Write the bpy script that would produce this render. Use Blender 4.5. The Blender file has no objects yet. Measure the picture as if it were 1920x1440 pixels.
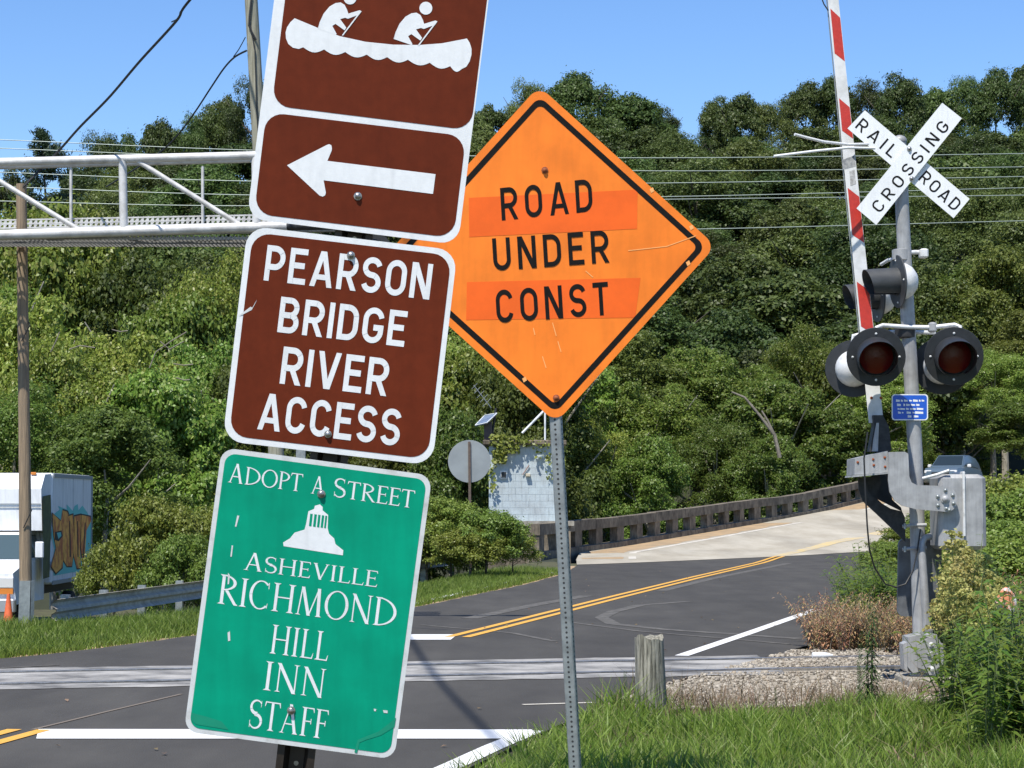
import bpy, math, random
import numpy as np
from mathutils import Vector, Matrix
from mathutils.geometry import tessellate_polygon
R = math.radians
random.seed(7); rng = np.random.default_rng(7)
scene = bpy.context.scene
C = scene.collection

# ------------------------------------------------------------------ camera
F = 4100.0; CX, CY = 960.0, 720.0; CAMZ = 1.6
PITCH = math.atan(226 / F)
cd = bpy.data.cameras.new('camera'); cam = bpy.data.objects.new('camera', cd); C.objects.link(cam)
cd.lens = 36 * F / 1920; cd.sensor_width = 36; cd.clip_start = 0.1; cd.clip_end = 4000
cam.location = (0, 0, CAMZ); cam.rotation_euler = (math.pi / 2 + PITCH, 0, 0)
scene.camera = cam
scene.render.resolution_x = 1024; scene.render.resolution_y = 768
# ------------------------------------------------------------------ sky, sun, exposure
SUN_EL, SUN_AZ = 61.0, 205.0            # azimuth clockwise from +Y: behind the camera, to its left
w = bpy.data.worlds.new('World'); scene.world = w; w.use_nodes = True
nt = w.node_tree; bg = nt.nodes['Background']
sky = nt.nodes.new('ShaderNodeTexSky'); sky.sky_type = 'NISHITA'; sky.sun_disc = False
sky.sun_elevation = R(SUN_EL); sky.sun_rotation = R(SUN_AZ)
sky.air_density = 1.0; sky.dust_density = 0.0; sky.ozone_density = 3.0; sky.altitude = 700
hsv = nt.nodes.new('ShaderNodeHueSaturation'); hsv.inputs['Saturation'].default_value = 1.2; hsv.inputs['Hue'].default_value = 0.508
nt.links.new(sky.outputs[0], hsv.inputs['Color']); nt.links.new(hsv.outputs[0], bg.inputs[0]); bg.inputs[1].default_value = 0.122
sd = bpy.data.lights.new('sun', 'SUN'); sun = bpy.data.objects.new('sun', sd); C.objects.link(sun)
sd.energy = 4.5; sd.angle = R(0.53); sd.color = (1.0, 0.955, 0.88)
SV = Vector((math.sin(R(SUN_AZ)) * math.cos(R(SUN_EL)), math.cos(R(SUN_AZ)) * math.cos(R(SUN_EL)), math.sin(R(SUN_EL))))
sun.rotation_euler = SV.to_track_quat('Z', 'Y').to_euler(); sun.location = (-10, -20, 30)
scene.view_settings.view_transform = 'Standard'; scene.view_settings.look = 'None'
scene.view_settings.gamma = 1; scene.view_settings.use_curve_mapping = False
scene.view_settings.exposure = 0.56

# ------------------------------------------------------------------ pixel -> place
RIGHT = Vector((1, 0, 0)); FWD = Vector((0, math.cos(PITCH), math.sin(PITCH))); UP = Vector((0, -math.sin(PITCH), math.cos(PITCH)))
CAM = Vector((0, 0, CAMZ))
def ray(x, y): return RIGHT * ((x - CX) / F) + UP * ((CY - y) / F) + FWD
def P(x, y, Y):
    d = ray(x, y); return CAM + d * (Y / d.y)
def PZ(x, y, D, off=0.0):               # on a plane square to the view axis at distance D, off metres in front of it
    return CAM + ray(x, y) * (D - off)
def hr(y): return float(np.interp(y, [-50, 60, 66, 73, 80, 95, 102, 112, 125, 145], [0, 0, .05, .2, .42, 1.0, 1.5, 2.25, 3.0, 3.4]))
def hrv(y): return np.interp(y, [-50, 60, 66, 73, 80, 95, 102, 112, 125, 145], [0, 0, .05, .2, .42, 1.0, 1.5, 2.25, 3.0, 3.4])
def G(x, y, lift=0.0):                  # where the view ray meets the road surface
    d = ray(x, y); best = None
    Y = 5.0; prev = None
    while Y < 140:
        p = CAM + d * (Y / d.y); g = p.z - hr(Y)
        if prev is not None and g <= 0:
            t = prev[1] / (prev[1] - g); Yq = prev[0] + (Y - prev[0]) * t
            q = CAM + d * (Yq / d.y); q.z = hr(Yq) + lift; return q
        prev = (Y, g); Y += 0.25
    q = CAM + d * (120 / d.y); q.z = hr(120) + lift; return q

# ------------------------------------------------------------------ materials
MATS = {}
def mat(name, col, rough=0.6, metal=0.0, var=0.0, scale=8.0, col2=None, bump=0.0, bscale=None, stretch=None, spec=0.5, detail=6, lo=0.35, hi=0.65):
    if name in MATS: return MATS[name]
    m = bpy.data.materials.new(name); m.use_nodes = True; MATS[name] = m
    n = m.node_tree; b = n.nodes['Principled BSDF']
    b.inputs['Base Color'].default_value = (*col, 1); b.inputs['Roughness'].default_value = rough
    b.inputs['Metallic'].default_value = metal; b.inputs['Specular IOR Level'].default_value = spec
    if var or col2 or bump:
        tc = n.nodes.new('ShaderNodeTexCoord'); mp = n.nodes.new('ShaderNodeMapping')
        n.links.new(tc.outputs['Object'], mp.inputs[0])
        if stretch: mp.inputs['Scale'].default_value = stretch
        if var or col2:
            t = n.nodes.new('ShaderNodeTexNoise'); t.inputs['Scale'].default_value = scale; t.inputs['Detail'].default_value = detail
            t.inputs['Roughness'].default_value = 0.62
            n.links.new(mp.outputs[0], t.inputs[0])
            r = n.nodes.new('ShaderNodeValToRGB'); n.links.new(t.outputs[0], r.inputs[0])
            c2 = col2 if col2 else tuple(max(0, c * (1 - var)) for c in col)
            r.color_ramp.elements[0].position = lo; r.color_ramp.elements[1].position = hi
            r.color_ramp.elements[0].color = (*c2, 1); r.color_ramp.elements[1].color = (*(tuple(min(1, c * (1 + var * .6)) for c in col) if not col2 else col), 1)
            n.links.new(r.outputs[0], b.inputs['Base Color'])
        if bump:
            t2 = n.nodes.new('ShaderNodeTexNoise'); t2.inputs['Scale'].default_value = bscale or scale * 4; t2.inputs['Detail'].default_value = 5
            n.links.new(mp.outputs[0], t2.inputs[0])
            bp = n.nodes.new('ShaderNodeBump'); bp.inputs['Strength'].default_value = bump; bp.inputs['Distance'].default_value = 0.02
            n.links.new(t2.outputs[0], bp.inputs['Height']); n.links.new(bp.outputs[0], b.inputs['Normal'])
    return m
def leafmat(name, cols, trans=0.35, rough=0.5, objvar=0.35):
    m = bpy.data.materials.new(name); m.use_nodes = True; MATS[name] = m
    n = m.node_tree; n.nodes.clear()
    out = n.nodes.new('ShaderNodeOutputMaterial'); b = n.nodes.new('ShaderNodeBsdfPrincipled')
    b.inputs['Roughness'].default_value = rough; b.inputs['Specular IOR Level'].default_value = 0.35
    ge = n.nodes.new('ShaderNodeNewGeometry'); ramp = n.nodes.new('ShaderNodeValToRGB')
    e = ramp.color_ramp.elements
    for i, c in enumerate(cols):
        pos = i / max(1, len(cols) - 1)
        el = e[i] if i < 2 else e.new(pos)
        el.position = pos; el.color = (*c, 1)
    n.links.new(ge.outputs['Random Per Island'], ramp.inputs[0])
    oi = n.nodes.new('ShaderNodeObjectInfo'); hs = n.nodes.new('ShaderNodeHueSaturation')
    mr = n.nodes.new('ShaderNodeMapRange'); mr.inputs['To Min'].default_value = 1 - objvar; mr.inputs['To Max'].default_value = 1 + objvar
    n.links.new(oi.outputs['Random'], mr.inputs[0]); n.links.new(mr.outputs[0], hs.inputs['Value'])
    mr2 = n.nodes.new('ShaderNodeMapRange'); mr2.inputs['To Min'].default_value = 0.468; mr2.inputs['To Max'].default_value = 0.512
    mu = n.nodes.new('ShaderNodeMath'); mu.operation = 'FRACT'; m7 = n.nodes.new('ShaderNodeMath'); m7.operation = 'MULTIPLY'; m7.inputs[1].default_value = 7.31
    n.links.new(oi.outputs['Random'], m7.inputs[0]); n.links.new(m7.outputs[0], mu.inputs[0]); n.links.new(mu.outputs[0], mr2.inputs[0]); n.links.new(mr2.outputs[0], hs.inputs['Hue'])
    n.links.new(ramp.outputs[0], hs.inputs['Color']); n.links.new(hs.outputs[0], b.inputs['Base Color'])
    tr = n.nodes.new('ShaderNodeBsdfTranslucent'); n.links.new(hs.outputs[0], tr.inputs[0])
    mx = n.nodes.new('ShaderNodeMixShader'); mx.inputs[0].default_value = trans
    n.links.new(b.outputs[0], mx.inputs[1]); n.links.new(tr.outputs[0], mx.inputs[2]); n.links.new(mx.outputs[0], out.inputs[0])
    return m

sheet_white = mat('white_sheeting', (0.73, 0.74, 0.73), 0.42, var=0.05, scale=60, bump=0.03, bscale=300)
dirty_white = mat('dirty_white_sheeting', (0.62, 0.63, 0.61), 0.5, scale=30, col2=(0.44, 0.44, 0.41), lo=.25, hi=.5)
brown = mat('brown_sheeting', (0.128, 0.0215, 0.0065), 0.6, var=0.10, scale=40, spec=.12)
green = mat('green_sheeting', (0.0, 0.29, 0.165), 0.55, var=0.10, scale=9, spec=.12)
green_dark = mat('green_bend_shade', (0.0, 0.25, 0.14), 0.5, var=0.10, scale=12)  # darker green, paints the shading of the bent sign corners
orange = mat('orange_sheeting', (0.95, 0.225, 0.02), 0.5, var=0.08, scale=5, spec=.3)
orange2 = mat('orange_patch', (0.90, 0.135, 0.012), 0.5, var=0.08, scale=7, spec=.3)
ink = mat('black_ink', (0.009, 0.008, 0.007), 0.6, var=0.3, scale=40, spec=.15)
zinc = mat('galvanised_steel', (0.36, 0.38, 0.37), 0.48, 0.55, scale=14, col2=(0.24, 0.255, 0.25), bump=.03)
hole_shade = mat('hole_shadow', (0.03, 0.03, 0.03), 0.8)  # dark discs painted for the shade inside the post holes
brown_post = mat('bronze_painted_steel', (0.03, 0.022, 0.016), 0.45, 0.3, var=.3, scale=20)
bolt_m = mat('bolt_steel', (0.34, 0.33, 0.31), 0.35, 0.8, var=.4, scale=150)
alu = mat('aluminium_paint', (0.36, 0.36, 0.355), 0.5, 0.15, scale=10, col2=(0.24, 0.24, 0.235), bump=.02, lo=.2, hi=.6)
alu_white = mat('whitened_aluminium', (0.66, 0.66, 0.64), 0.45, 0.1, scale=18, col2=(0.42, 0.42, 0.40), lo=.22, hi=.5)
gate_white = mat('gate_white', (0.66, 0.66, 0.64), 0.5, scale=9, col2=(0.46, 0.46, 0.43), lo=.22, hi=.55)
gate_red = mat('gate_red', (0.48, 0.030, 0.016), 0.45, var=.15, scale=25)
black_m = mat('black_paint', (0.018, 0.020, 0.022), 0.55, var=.3, scale=20)
blackmetal = mat('dark_casting', (0.035, 0.035, 0.035), 0.6, 0.3, var=.4, scale=20)
lens_red = mat('red_lens', (0.13, 0.002, 0.002), 0.3, bump=.15, bscale=90)
blue = mat('blue_sheeting', (0.01, 0.09, 0.50), 0.4, var=.1, scale=30)
rubber = mat('rubber', (0.02, 0.02, 0.02), 0.8)
cable_m = mat('cable_black', (0.02, 0.02, 0.02), 0.6)
wire_m = mat('wire_aluminium', (0.22, 0.27, 0.25), 0.5, 0.2)
wood_pole = mat('weathered_pole', (0.34, 0.33, 0.255), 0.85, scale=5, col2=(0.20, 0.19, 0.135), stretch=(9, 9, .35), bump=.5, bscale=9)
wood_pole2 = mat('brown_pole', (0.32, 0.235, 0.15), 0.85, scale=5, col2=(0.16, 0.12, 0.08), stretch=(9, 9, .35), bump=.5, bscale=9)
wood_post = mat('grey_post_wood', (0.33, 0.31, 0.245), 0.9, scale=5, col2=(0.07, 0.065, 0.045), stretch=(9, 9, .7), bump=1.0, bscale=8, lo=.36, hi=.58)
asphalt = mat('asphalt', (0.086, 0.081, 0.072), 0.9, spec=.2, scale=1.6, col2=(0.062, 0.0585, 0.053), bump=.35, bscale=90, stretch=(1, .35, 1), lo=.3, hi=.7)
deck_m = mat('concrete_deck', (0.45, 0.41, 0.325), 0.9, scale=.9, col2=(0.34, 0.30, 0.225), bump=.3, bscale=60, stretch=(1, .3, 1))
sand_m = mat('sand_shoulder', (0.42, 0.285, 0.15), 0.95, scale=2, col2=(0.27, 0.20, 0.12))
conc_dark = mat('stained_concrete', (0.23, 0.19, 0.135), 0.9, scale=2.2, col2=(0.07, 0.056, 0.04), bump=.4, bscale=14, lo=.32, hi=.62)
conc = mat('footing_concrete', (0.36, 0.33, 0.27), 0.9, scale=6, col2=(0.22, 0.20, 0.16), bump=.3)
band_m = mat('worn_crossing_surface', (0.37, 0.355, 0.325), 0.9, scale=1.6, col2=(0.10, 0.097, 0.092), bump=.4, bscale=50, stretch=(1, 1.2, 1), lo=.36, hi=.62, detail=12)
paint_white = mat('road_paint_white', (0.72, 0.71, 0.68), 0.6, scale=12, col2=(0.55, 0.54, 0.51), lo=.2, hi=.4)
paint_worn = mat('road_paint_faded', (0.60, 0.56, 0.47), 0.7, scale=4, col2=(0.42, 0.385, 0.32), lo=.35, hi=.6)
paint_yellow = mat('road_paint_yellow', (0.68, 0.36, 0.045), 0.6, scale=10, col2=(0.50, 0.27, 0.06), lo=.25, hi=.5)
paint_yellow_worn = mat('road_paint_yellow_faded', (0.56, 0.42, 0.17), 0.8, scale=3, col2=(0.41, 0.36, 0.27), lo=.4, hi=.6)
scuff_m = mat('tyre_scuff', (0.130, 0.123, 0.109), 0.9, spec=.2, scale=6, col2=(0.080, 0.0755, 0.068), lo=.4, hi=.6)
rail_m = mat('rail_steel', (0.42, 0.40, 0.37), 0.35, 0.8, var=.3, scale=15)
groove_m = mat('flangeway', (0.02, 0.02, 0.02), 0.9)
gravel_m = mat('gravel', (0.45, 0.395, 0.30), 0.95, scale=22, col2=(0.20, 0.17, 0.125), bump=.7, bscale=60)
soil_m = mat('soil_and_thatch', (0.085, 0.085, 0.030), 0.95, scale=3, col2=(0.05, 0.045, 0.022), bump=.4)
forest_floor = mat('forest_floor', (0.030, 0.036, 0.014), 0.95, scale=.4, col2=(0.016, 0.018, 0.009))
hut_m = mat('painted_block', (0.44, 0.51, 0.53), 0.8, scale=2.5, col2=(0.38, 0.42, 0.43), bump=.2)
mortar_m = mat('mortar', (0.40, 0.465, 0.485), 0.9)
glass_m = mat('window_glass', (0.02, 0.03, 0.035), 0.06)
solar_m = mat('solar_cells', (0.16, 0.20, 0.27), 0.15, var=.1, scale=4)
truck_white = mat('truck_white', (0.72, 0.73, 0.74), 0.4, var=.06, scale=2)
suv_blue = mat('suv_blue_grey', (0.13, 0.18, 0.22), 0.3, 0.4)
cone_m = mat('cone_orange', (0.62, 0.12, 0.035), 0.6, var=.2, scale=8)
bark = mat('bark', (0.12, 0.10, 0.075), 0.9, scale=4, col2=(0.06, 0.05, 0.035), stretch=(3, 3, .6), bump=.6)
bark_pale = mat('bark_pale', (0.36, 0.33, 0.27), 0.9, scale=4, col2=(0.2, 0.18, 0.14), bump=.4)

def weather(m, layers):
    """multiply the base colour by noise layers: (scale, stretch, low, high, dark)"""
    n = m.node_tree; b = n.nodes['Principled BSDF']; tc = n.nodes.new('ShaderNodeTexCoord')
    src = b.inputs['Base Color'].links[0].from_socket if b.inputs['Base Color'].links else None
    for sc, st, lo, hi, dk in layers:
        mp = n.nodes.new('ShaderNodeMapping'); mp.inputs['Scale'].default_value = st; n.links.new(tc.outputs['Object'], mp.inputs[0])
        t = n.nodes.new('ShaderNodeTexNoise'); t.inputs['Scale'].default_value = sc; t.inputs['Detail'].default_value = 8; n.links.new(mp.outputs[0], t.inputs[0])
        r = n.nodes.new('ShaderNodeMapRange'); r.inputs['From Min'].default_value = lo; r.inputs['From Max'].default_value = hi
        r.inputs['To Min'].default_value = dk; r.inputs['To Max'].default_value = 1.0 + (1 - dk) * .35; n.links.new(t.outputs[0], r.inputs[0])
        mx = n.nodes.new('ShaderNodeVectorMath'); mx.operation = 'SCALE'
        n.links.new(src, mx.inputs[0]); n.links.new(r.outputs[0], mx.inputs['Scale']); src = mx.outputs[0]
    n.links.new(src, b.inputs['Base Color'])
weather(asphalt, [(260, (1, 1, 1), .3, .7, .72), (.22, (1, .5, 1), .35, .62, .86), (.9, (2.2, .12, 1), .3, .7, .90)])
weather(deck_m, [(120, (1, 1, 1), .3, .7, .82), (.5, (1.5, .15, 1), .35, .62, .84)])
weather(brown, [(3, (1, 1, 1), .3, .65, .90), (7, (6, 6, .5), .3, .6, .93)])
weather(orange, [(2.5, (1, 1, 1), .35, .62, .93), (5, (7, 7, .5), .32, .6, .95)])
weather(green, [(4, (1, 1, 1), .3, .65, .88), (7, (6, 6, .5), .3, .6, .92)])
weather(sheet_white, [(5, (1, 1, 1), .25, .5, .93), (9, (6, 6, .4), .28, .5, .94)])
weather(conc_dark, [(6, (6, 6, .6), .35, .6, .6), (1.2, (1, 1, 1), .35, .6, .75)])
weather(alu, [(4, (1, 1, 1), .3, .6, .82), (9, (6, 6, .5), .3, .6, .88)])
weather(truck_white, [(3, (4, 4, .5), .3, .55, .86)])
weather(hut_m, [(4, (4, 4, .6), .3, .55, .86)])
# ------------------------------------------------------------------ mesh builder (world coordinates, re-based on the parent thing)
BASE = {}
def empty(name, loc):
    o = bpy.data.objects.new(name, None); o.empty_display_size = .2; C.objects.link(o); o.location = loc; BASE[o.name] = Vector(loc); return o
def tag(o, label=None, cat=None, group=None, kind=None):
    if label: o['label'] = label
    if cat: o['category'] = cat
    if group: o['group'] = group
    if kind: o['kind'] = kind
    return o
class MB:
    def __init__(s): s.v = []; s.f = []
    def add(s, vs, fs):
        k = len(s.v); s.v += [tuple(v) for v in vs]; s.f += [tuple(i + k for i in f) for f in fs]; return s
    def box(s, c, hx, hy, hz):          # centre, half-axis vectors
        c = Vector(c); hx = Vector(hx); hy = Vector(hy); hz = Vector(hz)
        vs = [c + hx * a + hy * b + hz * d for a in (-1, 1) for b in (-1, 1) for d in (-1, 1)]
        return s.add(vs, [(0, 1, 3, 2), (4, 6, 7, 5), (0, 4, 5, 1), (2, 3, 7, 6), (0, 2, 6, 4), (1, 5, 7, 3)])
    def aab(s, x0, x1, y0, y1, z0, z1):
        return s.box(((x0 + x1) / 2, (y0 + y1) / 2, (z0 + z1) / 2), ((x1 - x0) / 2, 0, 0), (0, (y1 - y0) / 2, 0), (0, 0, (z1 - z0) / 2))
    def bbox(s, x0, x1, y0, y1, z0, z1, b=.01):   # box with chamfered edges
        X = [x0, x0 + b, x1 - b, x1]; 
        def ring(z, i): return [(x0 + i, y0 + b if i == 0 else y0 + i, z)]
        vs = []; fs = []
        prof = [(z0, b), (z0 + b, 0), (z1 - b, 0), (z1, b)]
        for z, i in prof:
            c = b
            vs += [(x0 + i, y0 + i + c, z), (x0 + i + c, y0 + i, z), (x1 - i - c, y0 + i, z), (x1 - i, y0 + i + c, z),
                   (x1 - i, y1 - i - c, z), (x1 - i - c, y1 - i, z), (x0 + i + c, y1 - i, z), (x0 + i, y1 - i - c, z)]
        for k in range(3):
            for j in range(8):
                a = k * 8 + j; q = k * 8 + (j + 1) % 8
                fs.append((a, q, q + 8, a + 8))
        fs.append(tuple(range(7, -1, -1))); fs.append(tuple(range(24, 32)))
        return s.add(vs, fs)
    def tube(s, pts, r, n=8, cap=True):
        pts = [Vector(p) for p in pts]; rs = r if isinstance(r, (list, tuple)) else [r] * len(pts)
        rings = []; side = None
        for i, p in enumerate(pts):
            d = (pts[min(i + 1, len(pts) - 1)] - pts[max(i - 1, 0)]).normalized()
            if side is None:
                side = d.cross(Vector((0, 0, 1)) if abs(d.z) < .9 else Vector((1, 0, 0))).normalized()
            else: side = (side - d * side.dot(d)).normalized()
            o = d.cross(side)
            rings.append([p + (side * math.cos(2 * math.pi * k / n) + o * math.sin(2 * math.pi * k / n)) * rs[i] for k in range(n)])
        vs = [v for rg in rings for v in rg]; fs = []
        for i in range(len(rings) - 1):
            for k in range(n):
                a = i * n + k; b = i * n + (k + 1) % n; fs.append((a, b, b + n, a + n))
        if cap: fs.append(tuple(range(n - 1, -1, -1))); fs.append(tuple(range(len(vs) - n, len(vs))))
        return s.add(vs, fs)
    def lathe(s, o, d, prof, n=24, a0=0, a1=360):   # prof: (radius, distance along d)
        o = Vector(o); d = Vector(d).normalized()
        x = d.cross(Vector((0, 0, 1))); x = x.normalized() if x.length > .01 else Vector((1, 0, 0)); y = x.cross(d)
        full = (a1 - a0) >= 360; m = n if full else n + 1
        vs = []
        for r, t in prof:
            for k in range(m):
                a = R(a0 + (a1 - a0) * k / n); vs.append(o + d * t + (x * math.cos(a) + y * math.sin(a)) * r)
        fs = []
        for i in range(len(prof) - 1):
            for k in range(n):
                a = i * m + k; b = i * m + (k + 1) % m; fs.append((a, b, b + m, a + m))
        if full and prof[0][0] > 1e-6: fs.append(tuple(range(m - 1, -1, -1)))
        if full and prof[-1][0] > 1e-6: fs.append(tuple(range(len(vs) - m, len(vs))))
        return s.add(vs, fs)
    def poly(s, pts):                   # flat polygon, any outline
        tr = tessellate_polygon([[Vector(p) for p in pts]]); return s.add(pts, [tuple(t) for t in tr])
    def prism(s, pts, ext):             # outline pushed along ext, chamfer-free
        pts = [Vector(p) for p in pts]; e = Vector(ext); n = len(pts)
        tr = tessellate_polygon([pts]); k = len(s.v)
        fs = [tuple(t) for t in tr] + [tuple(i + n for i in reversed(t)) for t in tr] + [(i, (i + 1) % n, (i + 1) % n + n, i + n) for i in range(n)]
        return s.add(pts + [p + e for p in pts], fs)
    def build(s, name, m, parent=None, smooth=False, kind=None, flat_fix=True):
        me = bpy.data.meshes.new(name); root = parent
        off = Vector((0, 0, 0)); q = parent
        while q is not None:
            if q.name in BASE: off = BASE[q.name]
            q = q.parent
        if parent is None and s.v:
            xs = np.array(s.v); off = Vector(((xs[:, 0].min() + xs[:, 0].max()) / 2, (xs[:, 1].min() + xs[:, 1].max()) / 2, xs[:, 2].min()))
        me.from_pydata([Vector(v) - off for v in s.v], [], s.f); me.update()
        if flat_fix:
            import bmesh
            bm = bmesh.new(); bm.from_mesh(me); bmesh.ops.recalc_face_normals(bm, faces=bm.faces); bm.to_mesh(me); bm.free()
        if smooth:
            for p in me.polygons: p.use_smooth = True
            try: me.set_sharp_from_angle(angle=R(40))
            except Exception: pass
        ob = bpy.data.objects.new(name, me); C.objects.link(ob)
        if m: me.materials.append(m)
        if parent is None: ob.location = off; BASE[ob.name] = off
        else: ob.parent = parent
        if kind: ob['kind'] = kind
        return ob
def npmesh(name, verts, faces, m):
    me = bpy.data.meshes.new(name); nv = len(verts); nf, k = faces.shape
    me.vertices.add(nv); me.vertices.foreach_set('co', verts.astype(np.float32).ravel())
    me.loops.add(nf * k); me.loops.foreach_set('vertex_index', faces.astype(np.int32).ravel())
    me.polygons.add(nf); me.polygons.foreach_set('loop_start', np.arange(0, nf * k, k, dtype=np.int32)); me.polygons.foreach_set('loop_total', np.full(nf, k, dtype=np.int32))
    me.update(calc_edges=True); me.materials.append(m); return me

# ------------------------------------------------------------------ lettering
def arc(cx, cy, rx, ry, a0, a1, n=14):
    return [(cx + rx * math.cos(R(a0 + (a1 - a0) * i / n)), cy + ry * math.sin(R(a0 + (a1 - a0) * i / n))) for i in range(n + 1)]
def ribbon(pts, hw, closed=False):      # hw: half width, number or one per point
    n = len(pts); hs = hw if isinstance(hw, list) else [hw] * n; L = []; Rr = []
    for i in range(n):
        a = pts[(i - 1) % n] if (closed or i > 0) else pts[i]; b = pts[(i + 1) % n] if (closed or i < n - 1) else pts[i]
        c = pts[i]
        def nrm(p, q):
            l = math.hypot(q[0] - p[0], q[1] - p[1]) or 1; return (-(q[1] - p[1]) / l, (q[0] - p[0]) / l)
        n1 = nrm(a, c) if a != c else nrm(c, b); n2 = nrm(c, b) if b != c else n1
        mx, my = n1[0] + n2[0], n1[1] + n2[1]; l2 = (mx * mx + my * my) or 1
        k = min(2 / l2, 1.6) * hs[i]
        L.append((c[0] + mx * k, c[1] + my * k)); Rr.append((c[0] - mx * k, c[1] - my * k))
    out = []
    for i in range(n if closed else n - 1):
        j = (i + 1) % n; out.append([L[i], L[j], Rr[j], Rr[i]])
    return out
def dg(x0, y0, x1, y1, hw): return [[(x0 - hw, y0), (x0 + hw, y0), (x1 + hw, y1), (x1 - hw, y1)]]
def rc(x0, y0, x1, y1): return [[(x0, y0), (x1, y0), (x1, y1), (x0, y1)]]
def sans(ch, w):
    """highway lettering, cap height 1, stroke w; returns (pieces, width)"""
    h = w / 2; T = 1 - h; B = h; o = []
    W = {'I': w, 'L': .56, 'E': .58, 'F': .58, 'T': .60, 'A': .74, 'V': .72, 'N': .68, 'M': .8, 'O': .68, 'C': .66, 'G': .68, 'D': .66, 'U': .66, 'S': .64, 'P': .64, 'R': .66, 'B': .66, ' ': .45}[ch]
    Rx = W - h
    def bowl(y0, y1, W=W):
        r = (y1 - y0) / 2; r2 = min(r, (W - 2 * h) * .55)
        return ribbon([(h, y1)] + arc(W - h - r2, y1 - r2, r2, r2, 90, 0, 8) + arc(W - h - r2, y0 + r2, r2, r2, 0, -90, 8) + [(h, y0)], h)
    stem = rc(0, 0, w, 1)
    if ch == 'I': o = stem
    elif ch == 'L': o = stem + rc(w, 0, W, w)
    elif ch == 'E': o = stem + rc(w, 0, W, w) + rc(w, 1 - w, W, 1) + rc(w, .5 - h + .02, W * .88, .5 + h + .02)
    elif ch == 'T': o = rc(0, 1 - w, W, 1) + rc(W / 2 - h, 0, W / 2 + h, 1 - w)
    elif ch == 'A': o = dg(h * 1.02, 0, W / 2 - h * .15, 1, h * 1.02) + dg(Rx, 0, W / 2 + h * .15, 1, h * 1.02) + rc(W * .27, .2, W * .73, .2 + w * .9)
    elif ch == 'V': o = dg(W / 2 - h * .15, 0, h * 1.02, 1, h * 1.02) + dg(W / 2 + h * .15, 0, Rx, 1, h * 1.02)
    elif ch == 'N': o = stem + rc(W - w, 0, W, 1) + dg(W - h * 1.2, 0, h * 1.2, 1, h * 1.2)
    elif ch == 'O': r = W / 2 - h; o = ribbon(arc(W / 2, T - r, r, r, 0, 180) + arc(W / 2, B + r, r, r, 180, 360), h, True)
    elif ch == 'C': r = W / 2 - h; o = ribbon(arc(W / 2, T - r, r, r, 12, 180) + arc(W / 2, B + r, r, r, 180, 348), h)
    elif ch == 'G': r = W / 2 - h; o = ribbon(arc(W / 2, T - r, r, r, 12, 180) + arc(W / 2, B + r, r, r, 180, 360) + [(Rx, .44), (W * .52, .44)], h)
    elif ch == 'U': r = W / 2 - h; o = ribbon([(h, 1)] + arc(W / 2, B + r, r, r, 180, 360) + [(Rx, 1)], h)
    elif ch == 'D': o = stem + bowl(B, T)
    elif ch == 'P': o = stem + bowl(.40, T)
    elif ch == 'B': o = stem + bowl(B, .5) + bowl(.5, T, W * .96)
    elif ch == 'R': o = stem + bowl(.44, T) + dg(Rx - h * .1, 0, W * .5, .44, h * 1.1)
    elif ch == 'S':
        ry = (T - B) / 4; rx = W / 2 - h
        o = ribbon(arc(W / 2, T - ry, rx, ry, 15, 270, 20) + arc(W / 2, B + ry, rx, ry, 90, -165, 20)[1:], h)
    return o, W
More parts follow.
